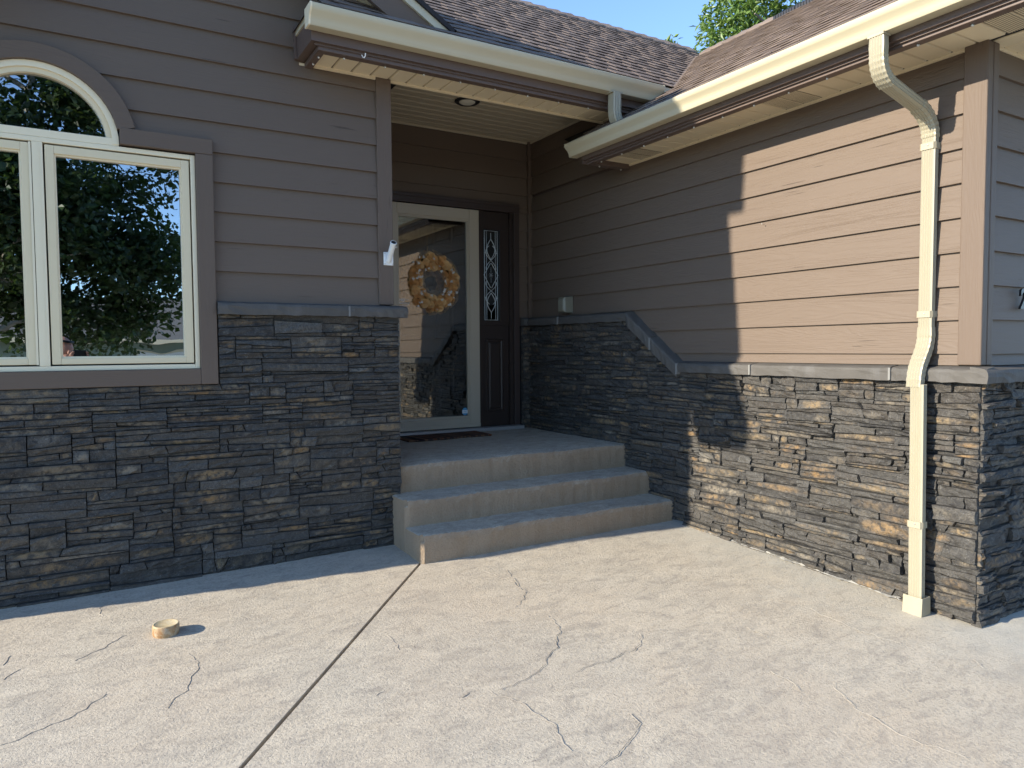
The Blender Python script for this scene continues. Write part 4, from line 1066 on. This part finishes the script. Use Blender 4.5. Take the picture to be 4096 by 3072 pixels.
# white hook under the eave
hp = [(1.505, 4.300, 1.800), (1.505, 4.296, 1.785), (1.507, 4.286, 1.770), (1.512, 4.276, 1.764), (1.517, 4.270, 1.772), (1.519, 4.270, 1.790)]
tag(build('cup_hook', MB().tube(hp, .0035, 8), WHITE, None, smooth='auto', origin=hp[0]), 'small white cup hook under the porch eave', 'hook')
# nail in the wing siding
tag(build('nail', MB().tube([(3.895, 3.27, .803), (3.862, 3.274, .810), (3.860, 3.274, .810)], [.0018, .0018, .004], 8), STEEL, None, origin=(3.88, 3.27, .80)), 'small nail sticking out of the sunlit lap siding', 'nail')
# doormat
mb = MB(); q = [(2.36, 5.71), (3.19, 5.74), (3.19, 6.065), (2.36, 6.065)]
mb.add([(x, y, -.7935) for x, y in q]+[(x, y, -.777) for x, y in q], [(3, 2, 1, 0), (4, 5, 6, 7)]+[(i, (i+1) % 4, 4+(i+1) % 4, 4+i) for i in range(4)])
tag(build('doormat', mb, MATM, None, bevel=.006), 'striped brown coir doormat in front of the storm door', 'doormat')
# wreath
wc = Vector((2.828, 6.244, .622)); WR = empty('wreath', (wc.x, wc.y, wc.z-.29)); tag(WR, 'wreath of brown wood-curl flowers hanging behind the storm door glass', 'wreath')
n = 40; mb = MB(); mb.tube([(wc.x+.195*math.cos(2*PI*i/n), wc.y+.018, wc.z+.195*math.sin(2*PI*i/n)) for i in range(n)], .042, 8, closed=True); build('base_ring', mb, STRAP, WR, smooth='auto')
def rosette(name, mat, rad, seed):
    rr = random.Random(seed); mb = MB()
    for k, (r, h, l) in enumerate(((1.0, .10, .34), (.74, .20, .30), (.48, .28, .26), (.25, .34, .20))):
        nn = 14; vs = []; ph = rr.uniform(0, 6)
        for i in range(nn):
            a = 2*PI*i/nn; ww = 1+.12*math.sin(3*a+ph)
            vs += [(rad*r*.62*math.cos(a), -rad*h*.6, rad*r*.62*math.sin(a)), (rad*r*ww*math.cos(a), -rad*(h+l), rad*r*ww*math.sin(a))]
        mb.add(vs, [(2*i, 2*((i+1) % nn), 2*((i+1) % nn)+1, 2*i+1) for i in range(nn)])
    mb.add([(rad*.66*math.cos(2*PI*i/10), -rad*.10, rad*.66*math.sin(2*PI*i/10)) for i in range(10)], [tuple(range(10))])
    mb.ball((0, -rad*.36, 0), rad*.10, 6, 4)
    return mb
protos = []
for k, (mt, rd_) in enumerate(((WOODF1, .034), (WOODF2, .033), (WOODF1, .030), (WOODF2, .036))):
    me = make_mesh('flower', rosette('flower', mt, rd_, k), mt, (0, 0, 0), True); protos.append(me)
rw = random.Random(21)
def place(me, name, p, nrm, spin, parent, s=1):
    o = bpy.data.objects.new(name, me); COL.objects.link(o); setpar(o, parent, (p.x, p.y, p.z+Z0))
    qd = Vector((0, -1, 0)).rotation_difference(nrm.normalized()); o.rotation_euler = (qd.to_matrix() @ Matrix.Rotation(spin, 3, 'Y')).to_euler(); o.scale = (s, s, s); return o
for ringR, cnt, off, tl in ((.106, 15, .006, -.75), (.152, 20, -.030, -.30), (.205, 25, -.045, .05), (.245, 29, -.030, .45), (.272, 31, .008, .95)):
    for i in range(cnt):
        a = 2*PI*(i+rw.uniform(-.25, .25))/cnt; rr_ = ringR+rw.uniform(-.010, .010)
        p = wc+Vector((rr_*math.cos(a), off+rw.uniform(-.008, .008), rr_*math.sin(a)))
        nr = Vector((math.cos(a)*math.sin(tl)+rw.uniform(-.2, .2), -math.cos(tl), math.sin(a)*math.sin(tl)+rw.uniform(-.2, .2)))
        me = protos[rw.choice((0, 0, 2, 1, 3))]; place(me, 'flower', p, nr, rw.uniform(0, 6), WR, rw.uniform(1.05, 1.35))
pm = MB(); pm.add([(-.012, 0, 0), (.012, 0, .002), (.004, -.012, .020), (0, -.006, .008), (-.014, -.004, .012)], [(0, 1, 3), (1, 2, 3), (3, 2, 4), (0, 3, 4)])
pme = make_mesh('petal', pm, PETAL, (0, 0, 0))
for i in range(46):
    a = rw.uniform(0, 2*PI); rr_ = rw.choice((.14, .18, .225, .255))+rw.uniform(-.012, .012); dd = .065 if .15 < rr_ < .24 else .045
    place(pme, 'petal', wc+Vector((rr_*math.cos(a), -dd, rr_*math.sin(a))), Vector((rw.uniform(-.4, .4), -1, rw.uniform(-.4, .4))), rw.uniform(0, 6), WR, rw.uniform(.9, 1.4))
bx('hanging_strap', 2.795, 2.815, 6.276, 6.2815, .93, 1.30, STRAP, WR)
build('raffia_loop', MB().tube([(2.805, 6.262, .88), (2.80, 6.268, .92), (2.807, 6.27, .965)], .006, 6), WOODF2, WR)
# stickers on the glass
def text_mesh(txt, size, mat, name, parent, loc, rot=(PI/2, 0, 0), ext=.0004, bold=0.0):
    cu = bpy.data.curves.new(name, 'FONT'); cu.body = txt; cu.size = size; cu.extrude = ext; cu.offset = bold; cu.resolution_u = 3
    ob = bpy.data.objects.new(name, cu); COL.objects.link(ob)
    dg = bpy.context.evaluated_depsgraph_get(); me = bpy.data.meshes.new_from_object(ob.evaluated_get(dg))
    bpy.data.objects.remove(ob); me.materials.clear(); me.materials.append(mat)
    o = bpy.data.objects.new(name, me); COL.objects.link(o); setpar(o, parent, (loc[0], loc[1], loc[2]+Z0)); o.rotation_euler = rot; return o
yg = DY+.0335
NS = empty('door_decal', (2.49, yg, .395)); tag(NS, 'white NO Soliciting! thank you lettering on the storm door glass', 'decal')
text_mesh('NO', .034, DECAL, 'lettering', NS, (2.490, yg, .442), bold=.0008)
text_mesh('Soliciting!', .026, DECAL, 'lettering', NS, (2.490, yg, .416), bold=.0006)
text_mesh('thank you', .014, DECAL, 'lettering', NS, (2.512, yg, .401))
def swirl(pts): build('flourish', MB().tube([(a, yg, b) for a, b in pts], .0012, 5), DECAL, NS)
swirl([(2.548+.010*math.cos(t/10*2*PI), .456+.007*math.sin(t/10*2*PI)) for t in range(11)]); swirl([(2.560, .457), (2.574, .464), (2.588, .458), (2.576, .451), (2.560, .456)])
swirl([(2.520, .403), (2.495, .400), (2.482, .406), (2.478, .414), (2.484, .418), (2.489, .412), (2.484, .405)])
RS = empty('alarm_sticker', (3.150, yg, -.637)); tag(RS, 'blue and white octagonal ring sticker in the corner of the storm door glass', 'sticker')
def octo(r, y, c=(3.150, -.602)):
    mb = MB(); vs = [(c[0]+r*.94*math.cos(PI/8+k*PI/4), yy, c[1]+r*1.12*math.sin(PI/8+k*PI/4)) for yy in (y, y+.0006) for k in range(8)]
    return mb.add(vs, [tuple(range(8)), tuple(range(15, 7, -1))]+[(k, (k+1) % 8, 8+(k+1) % 8, 8+k) for k in range(8)])
build('backing', octo(.035, yg-.0008), BLUE, RS); bx('white_band', 3.121, 3.179, yg-.0018, yg-.0009, -.618, -.588, DECAL, RS)
text_mesh('ring', .022, GREYTXT, 'lettering', RS, (3.1315, yg-.0022, -.608), bold=.0003)
# house number on the end wall
HN = text_mesh('2', .145, BLACK, 'house_number', None, (4.222, YD-.038, .195), ext=.006, bold=.004)
tag(HN, 'black metal house number on the shaded end wall', 'house number')

# ================================================================== VEGETATION
def crown(name, blobs, nleaf, size, mat, parent, seed, asp=2.2, flat=.5):
    rr = random.Random(seed); vs = []; fs = []; rv = []
    tot = sum(b[3] for b in blobs)
    for (c, rad, sh, wgt) in blobs:
        for _ in range(int(nleaf*wgt/tot)):
            d = Vector((rr.gauss(0, 1), rr.gauss(0, 1), rr.gauss(0, 1))).normalized(); k = rr.random()**.42
            p = Vector(c)+Vector((d.x*rad[0], d.y*rad[1], d.z*rad[2]))*k
            ax = Vector((rr.gauss(0, 1), rr.gauss(0, 1), rr.gauss(0, .6)-.25)).normalized(); sd = ax.cross(Vector((rr.gauss(0, 1), rr.gauss(0, 1), rr.gauss(0, 1)))).normalized()
            L = size*rr.uniform(.6, 1.35); W = L/asp; b = len(vs); nn = ax.cross(sd)*L*.10
            vs += [p, p+ax*L*.45+sd*W*.5+nn, p+ax*L, p+ax*L*.45-sd*W*.5+nn]; fs.append((b, b+1, b+2, b+3))
            c_ = rr.random(); rv += [(c_, 0, 0)]*4
    mb = MB(); mb.v = [tuple(v) for v in vs]; mb.f = fs; mb.rv = rv; mb.sp = [(0, 0, 0)]*len(vs)
    return build(name, mb, mat, parent, attrs=True, recalc=False)
def branches(base, top, r0, n, seed, spread, name, mat, parent):
    rr = random.Random(seed); base, top = Vector(base), Vector(top); mb = MB()
    pts = [base.lerp(top, i/8)+Vector((rr.uniform(-.06, .06), rr.uniform(-.06, .06), 0))*(i > 0) for i in range(9)]
    mb.tube(pts, [r0*(1-.09*i) for i in range(9)], 10); tips = []
    for k in range(n):
        s = pts[2+k % 6]; a = 2*PI*k/n*2.4+rr.uniform(-.3, .3); L = spread*rr.uniform(.6, 1.1)
        e = s+Vector((math.cos(a)*L, math.sin(a)*L, L*rr.uniform(.4, .9))); m_ = s.lerp(e, .5)+Vector((0, 0, L*.12))
        mb.tube([s, m_, e], [r0*.42, r0*.26, r0*.08], 7); tips.append(e)
        for j in range(2):
            f = m_.lerp(e, .4)+Vector((rr.uniform(-1, 1), rr.uniform(-1, 1), rr.uniform(-.2, .9)))*L*.4; mb.tube([m_, f], [r0*.18, r0*.05], 5); tips.append(f)
    build(name, mb, mat, parent, smooth='auto'); return tips
def blobs_on(tips, r, rr): return [((t.x, t.y, t.z), (r*rr.uniform(.7, 1.2), r*rr.uniform(.7, 1.2), r*rr.uniform(.6, 1.0)), 0, 1) for t in tips]
# ash tree rising behind the wing roof
def ash(px, dist, hgt_px, label, nleaf, rad, seed, trunk_h=6, size=.13):
    d = ray(*px); c = d*(dist/math.hypot(d.x, d.y)); gb = gz(0, -5)
    t = empty('ash_tree', (c.x, c.y, gb)); tag(t, label, 'tree', 'trees behind the roof')
    rr = random.Random(seed); top = (c.x, c.y, c.z+rad*.6)
    tips = branches((c.x, c.y, gb), top, .16, 14, seed, rad*.9, 'trunk', BARK, t)
    bl = blobs_on([Vector(c)+Vector((rr.uniform(-1, 1), rr.uniform(-1, 1), rr.uniform(-.9, 1)))*rad*.72 for _ in range(26)], rad*.34, rr)
    crown('crown', bl, nleaf, size, LEAF_ASH, t, seed, 3.0); return t
ash((3265, -190), 13.0, 0, 'leafy green ash tree towering behind the wing roof', 56000, 2.15, 31)
# sprig tops of a smaller tree showing in the roof saddle
d = ray(1443*1.8517, 103*1.8517); c = d*(12.5/math.hypot(d.x, d.y))
SPR = empty('ash_sapling', (c.x, c.y, gz(0, -5))); tag(SPR, 'thin ash sapling whose tip peeks over the roof saddle', 'tree', 'trees behind the roof')
d2 = ray(1497*1.8517, 119*1.8517); c2 = d2*(12.5/math.hypot(d2.x, d2.y))
build('trunk', MB().tube([(c.x, c.y, gz(0, -5)), (c.x, c.y, c.z-.3), c], [.05, .02, .006], 7).tube([(c.x, c.y, c.z-1.2), (c2.x, c2.y, c2.z-.1)], [.02, .006], 6), BARK, SPR)
crown('crown', [((c.x, c.y, c.z), (.20, .20, .17), 0, 1.2), ((c.x, c.y, c.z-.35), (.13, .13, .3), 0, .9), ((c2.x, c2.y, c2.z-.03), (.15, .15, .12), 0, .7), ((c2.x+.1, c2.y, c2.z-.3), (.35, .3, .22), 0, 1)], 420, .13, LEAF_ASH, SPR, 8, 3.0)

# big poplar standing behind the photographer, seen in the window
PT = empty('poplar_tree', (-1.6, -5.2, gz(-1, -5))); tag(PT, 'broad-leaved tree with pale leaning trunk mirrored in the window', 'tree')
tips = branches((-1.9, -5.0, gz(-1, -5)-.05), (-.5, -5.6, 5.2), .13, 16, 77, 1.7, 'trunk', BARKW, PT)
rp = random.Random(4); bl = blobs_on(tips, .75, rp)+[((-.5+rp.uniform(-2.4, 1.5), -5.4+rp.uniform(-1.3, 1.0), rp.uniform(.9, 6.2)), (.62, .62, .5), 0, 1) for _ in range(70)]+[((rp.uniform(-.9, 1.0), -5.4+rp.uniform(-.8, .8), rp.uniform(.0, .9)), (.5, .5, .4), 0, .6) for _ in range(10)]+[((rp.uniform(.7, 1.7), -5.4+rp.uniform(-.8, .8), rp.uniform(.5, 2.2)), (.5, .5, .35), 0, .5) for _ in range(14)]+[((rp.uniform(.8, 1.9), -5.4, rp.uniform(2.6, 4.8)), (.6, .6, .5), 0, .5) for _ in range(9)]
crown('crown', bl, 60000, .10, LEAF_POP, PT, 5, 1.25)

# neighbour's house across the drive, mirrored in the window
NH = empty('neighbour_house', (3.0, -22, gz(0, -9))); tag(NH, 'sage green house with grey shingle roof mirrored in the window', 'house')
zg = gz(0, -9)
bx('wall', -3, 10, -26, -18.5, zg, .27, NWALL, NH); 
mb = MB(); mb.add([(-3.6, -17.9, .32), (10.6, -17.9, .32), (10.6, -22.2, 2.1), (-3.6, -22.2, 2.1), (-3.6, -26.6, .32), (10.6, -26.6, .32)], [(0, 1, 2, 3), (3, 2, 5, 4), (0, 3, 4), (1, 5, 2)]); build('roof', mb, NROOF, NH)
bx('gutter', -3.6, 10.6, -17.9, -17.78, .27, .38, VINW, NH); bx('garage_door', 1.6, 4.6, -18.5, -18.44, zg, .05, VINW, NH)
for i in range(3): bx('garage_panel', 1.65, 4.55, -18.435, -18.42, zg+.05+i*.55, zg+.52+i*.55, WHITE, NH)

# ================================================================== PHOTOGRAPHER (seen only as a reflection)
PER = empty('person', (-.22, -.36, gz(-.2, -.3))); tag(PER, 'bald bearded person in a dark shirt raising a phone, mirrored in the window', 'person')
zf = gz(-.2, -.3); hd = Vector((-.205, -.335, .020)); face = Vector((fw.x, fw.y, 0)).normalized(); sdv = Vector((face.y, -face.x, 0))
def L(a, b, z): return hd+face*a+sdv*b+Vector((0, 0, z))
def skin(name, verts, edges, radii, mat, parent, root=0, sub=2):
    me = bpy.data.meshes.new(name); o3 = verts[root]
    me.from_pydata([tuple(Vector(v)-Vector(o3)) for v in verts], edges, []); ob = bpy.data.objects.new(name, me); COL.objects.link(ob)
    md = ob.modifiers.new('skin', 'SKIN'); md.use_smooth_shade = True
    for sv, r in zip(me.skin_vertices[0].data, radii): sv.radius = (r, r) if not isinstance(r, tuple) else r; sv.use_root = False
    me.skin_vertices[0].data[root].use_root = True
    sb = ob.modifiers.new('sub', 'SUBSURF'); sb.levels = sub; sb.render_levels = sub
    me.materials.append(mat); setpar(ob, parent, (o3[0], o3[1], o3[2]+Z0)); return ob
gzz = zf-hd.z
V_ = [L(-.05, 0, -.72), L(-.06, 0, -.50), L(-.05, 0, -.27), L(-.02, 0, -.14),
      L(-.05, .19, -.24), L(.06, .26, -.42), L(.26, .17, -.12),
      L(-.05, -.19, -.24), L(.06, -.26, -.42), L(.26, -.05, -.12),
      L(-.04, .10, -.80), L(-.02, .11, -1.18), L(-.04, .11, gzz+.06),
      L(-.04, -.10, -.80), L(-.02, -.11, -1.18), L(-.04, -.11, gzz+.06), L(.10, .11, gzz+.04), L(.10, -.11, gzz+.04)]
E_ = [(0, 1), (1, 2), (2, 3), (2, 4), (4, 5), (5, 6), (2, 7), (7, 8), (8, 9), (0, 10), (10, 11), (11, 12), (0, 13), (13, 14), (14, 15), (12, 16), (15, 17)]
R_ = [.15, .15, .14, .06, .075, .05, .034, .075, .05, .034, .095, .065, .045, .095, .065, .045, .04, .04]
skin('body', V_, E_, R_, SHIRT, PER)
mb = MB(); mb.ball(L(0, 0, .02), .105, 20, 16, (.98, .98, 1.18)); mb.ball(L(.05, 0, -.075), .065, 14, 10, (1, 1, .9)); mb.tube([L(-.02, 0, -.02), L(-.02, 0, -.16)], .055, 12)
mb.ball(L(.105, 0, -.015), .020, 8, 6, (1, 1, 1.4))
for s in (-1, 1): mb.ball(L(-.005, s*.102, -.005), .026, 8, 6, (.8, .45, 1.2))
head = build('head', mb, SKIN, PER, smooth=True)
mb = MB(); mb.ball(L(.052, 0, -.088), .066, 14, 10, (1, 1, .72)); build('beard', mb, BEARD, PER, smooth=True)
mb = MB(); mb.tube([L(.075, -.085, .095), L(.105, 0, .090), L(.075, .085, .095)], .012, 8); mb.tube([L(.075, .085, .095), L(-.02, .106, .03)], .004, 6); mb.tube([L(.075, -.085, .095), L(-.02, -.106, .03)], .004, 6); build('sunglasses', mb, BLACK, PER, smooth=True)
PH = MB(); ph0 = Vector((0, 0, 0))-face*.016
vs = [ph0+face*a+sdv*b+Vector((0, 0, c)) for c in (-.055, .025) for a in (-.009, 0) for b in (-.11, .05)]
PH.hexa(vs); PHO = build('phone', PH, BLACK, None, bevel=.004); tag(PHO, 'black phone held sideways by the person mirrored in the window', 'phone')
for s, b0 in ((1, .062), (-1, -.122)):
    wv = L(.26, .17 if s > 0 else -.05, -.12)
    cpt = ph0+sdv*b0+Vector((0, 0, -.025))-face*.02
    vs = [wv, cpt-Vector((0, 0, .03)), cpt]; es = [(0, 1), (1, 2)]; rs = [.026, .028, .026]
    for k in range(4):
        kn = cpt+Vector((0, 0, .028-.018*k))+face*.018+sdv*s*.004; tip = kn+face*.016-sdv*s*(.030-.004*k)
        b = len(vs); vs += [kn, tip]; es += [(2, b), (b, b+1)]; rs += [.0095, .0075]
    th = cpt-face*.012+Vector((0, 0, .012)); tt = th-sdv*s*.035+Vector((0, 0, .004)); b = len(vs); vs += [th, tt]; es += [(1, b), (b, b+1)]; rs += [.010, .008]
    skin('hand', vs, es, rs, SKIN, PER, 0, 1)
